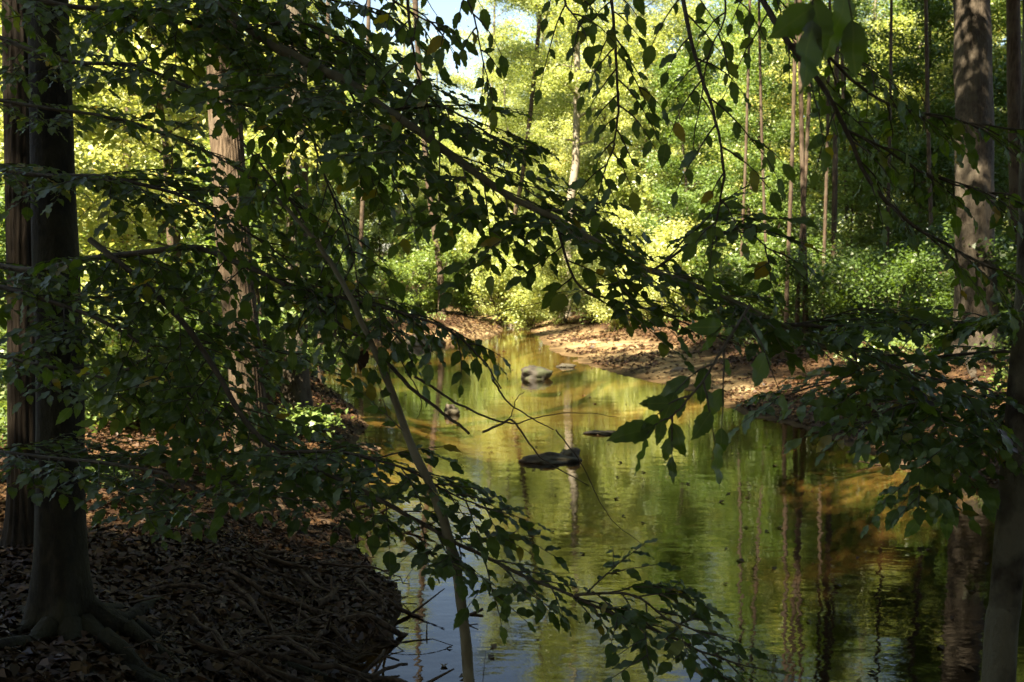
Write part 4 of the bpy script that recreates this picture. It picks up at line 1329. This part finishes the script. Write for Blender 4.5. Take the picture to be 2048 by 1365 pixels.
# boughs hanging from above
branch('beech_branch', 'thin dark twig hanging from the top before the bright sky gap', 'branch', [
    dict(ctrl=[(812, -60, 3.0), (820, 60, 2.95), (832, 150, 2.9), (850, 225, 2.9)], r0=0.005, r1=0.0018, step=0.044, tw=0.16, lsize=0.0565, lstep=0.040, hang=0.400, n=40),
    dict(ctrl=[(900, -60, 2.9), (940, 10, 2.85), (960, 90, 2.8), (975, 160, 2.8)], r0=0.003, r1=0.0014, step=0.052, tw=0.10, lsize=0.0539, lstep=0.040, hang=0.640, n=30),
    dict(ctrl=[(700, -60, 3.0), (760, -20, 2.95), (850, 40, 2.9), (900, 60, 2.85)], r0=0.004, r1=0.0016, step=0.052, tw=0.14, lsize=0.0565, lstep=0.040, hang=0.560, n=30),
], 110)
branch('beech_branch', 'leafy twig hanging straight down at the top centre right', 'branch', [
    dict(ctrl=[(1215, -70, 2.9), (1226, 20, 2.85), (1234, 120, 2.8), (1236, 220, 2.75), (1226, 300, 2.72), (1212, 370, 2.7)], r0=0.005, r1=0.0016, step=0.032, tw=0.15, lsize=0.0506, lstep=0.032, hang=0.450, updir=(0, -1, 0.5), n=50),
    dict(ctrl=[(1100, -60, 2.9), (1130, 0, 2.85), (1160, 50, 2.8)], r0=0.004, r1=0.0016, step=0.037, tw=0.14, lsize=0.0533, lstep=0.036, hang=0.600, updir=(0, -1, 0.5), n=30),
], 111)
branch('beech_branch', 'open hanging branch with few leaves right of the leafy hanging twig', 'branch', [
    dict(ctrl=[(1355, -70, 2.7), (1372, 30, 2.65), (1392, 120, 2.6), (1422, 210, 2.55), (1442, 300, 2.5), (1446, 370, 2.5), (1430, 450, 2.5)], r0=0.006, r1=0.002, step=0.059, tw=0.19, lsize=0.0513, lstep=0.045, hang=0.400, updir=(0, -0.8, 0.7), fork=0.35, n=50),
    dict(ctrl=[(1440, -60, 2.7), (1450, 30, 2.65), (1415, 120, 2.6), (1390, 250, 2.55)], r0=0.003, r1=0.0014, step=0.094, tw=0.13, lsize=0.0480, lstep=0.045, hang=0.500, updir=(0, -0.8, 0.7), n=30, dens=0.6),
], 112)
branch('beech_branch', 'dark bough curving down from the top right toward the grey trunk', 'branch', [
    dict(ctrl=[(1490, -80, 2.8), (1530, 10, 2.75), (1580, 90, 2.7), (1640, 170, 2.7), (1690, 260, 2.7), (1730, 350, 2.7), (1790, 420, 2.7), (1860, 480, 2.72), (1950, 530, 2.75), (2070, 580, 2.8)], r0=0.008, r1=0.003, step=0.042, tw=0.23, lsize=0.0541, lstep=0.038, hang=0.280, fork=0.4, n=80),
    dict(ctrl=[(1580, 90, 2.7), (1640, 100, 2.7), (1700, 160, 2.72), (1770, 210, 2.75), (1860, 235, 2.8), (1960, 250, 2.85), (2070, 275, 2.9)], r0=0.005, r1=0.002, step=0.038, tw=0.23, lsize=0.0541, lstep=0.038, hang=0.350, n=60),
    dict(ctrl=[(1690, 260, 2.7), (1760, 290, 2.75), (1840, 340, 2.8), (1930, 370, 2.85), (2040, 400, 2.9)], r0=0.004, r1=0.002, step=0.038, tw=0.21, lsize=0.0541, lstep=0.038, hang=0.280, n=50),
], 113)
branch('beech_branch', 'sprig of three big close leaves at the top right', 'branch', [
    dict(ctrl=[(1700, -150, 1.5), (1660, -70, 1.48), (1632, -10, 1.45)], r0=0.003, r1=0.002, step=0.10, tw=0.05, lsize=0.091, lstep=0.056, hang=0.9, updir=(0.1, -1, 0.3), fork=0, n=20),
], 114, plain=True)
branch('beech_branch', 'hanging sprig of big leaves over the water in the middle right', 'branch', [
    dict(ctrl=[(1500, 610, 2.2), (1450, 690, 2.1), (1412, 755, 2.05), (1375, 810, 2.0), (1345, 840, 2.0)], r0=0.003, r1=0.0016, step=0.055, tw=0.12, lsize=0.0818, lstep=0.056, hang=0.500, tilt=0.25, updir=(0.1, -1, 0.3), fork=0.2, n=30),
], 115, plain=True)
branch('beech_branch', 'leafy bough from the right edge above the leaf-strewn bank', 'branch', [
    dict(tilt=0.20, flat=True, updir=(0, -0.08, 1), ctrl=[(2120, 760, 3.95), (2000, 790, 3.90), (1900, 790, 3.85), (1800, 810, 3.80), (1720, 850, 3.75)], r0=0.006, r1=0.002, step=0.0325, tw=0.4030, lsize=0.0785, lstep=0.038, hang=0.100, n=50),
    dict(tilt=0.20, flat=True, updir=(0, -0.08, 1), ctrl=[(2120, 900, 3.95), (2000, 880, 3.90), (1900, 910, 3.85), (1830, 950, 3.80)], r0=0.005, r1=0.002, step=0.0403, tw=0.3250, lsize=0.0785, lstep=0.040, hang=0.150, n=40),
    dict(tilt=0.20, flat=True, updir=(0, -0.08, 1), ctrl=[(2120, 620, 3.95), (1980, 640, 3.90), (1850, 650, 3.85), (1740, 640, 3.80)], r0=0.005, r1=0.002, step=0.0377, tw=0.3640, lsize=0.0785, lstep=0.040, hang=0.110, n=40),
], 116)
# the slender pale sapling that leans across the water
branch('beech_sapling', 'slender pale sapling stem curving up to the left before the water', 'sapling', [
    dict(ctrl=[(955, 1640, 3.0), (938, 1365, 3.0), (925, 1230, 3.0), (905, 1110, 3.0), (870, 1000, 3.02), (825, 905, 3.05), (785, 800, 3.1), (745, 710, 3.12), (700, 610, 3.15), (655, 530, 3.2), (600, 460, 3.25), (540, 400, 3.3)],
         r0=0.0175, r1=0.005, step=0.128, tw=0.22, lsize=0.062, lstep=0.038, start=0.52, hang=0.11, n=90),
], 117, 'stem', 'stem')
print('LEAVES', N_LEAF)
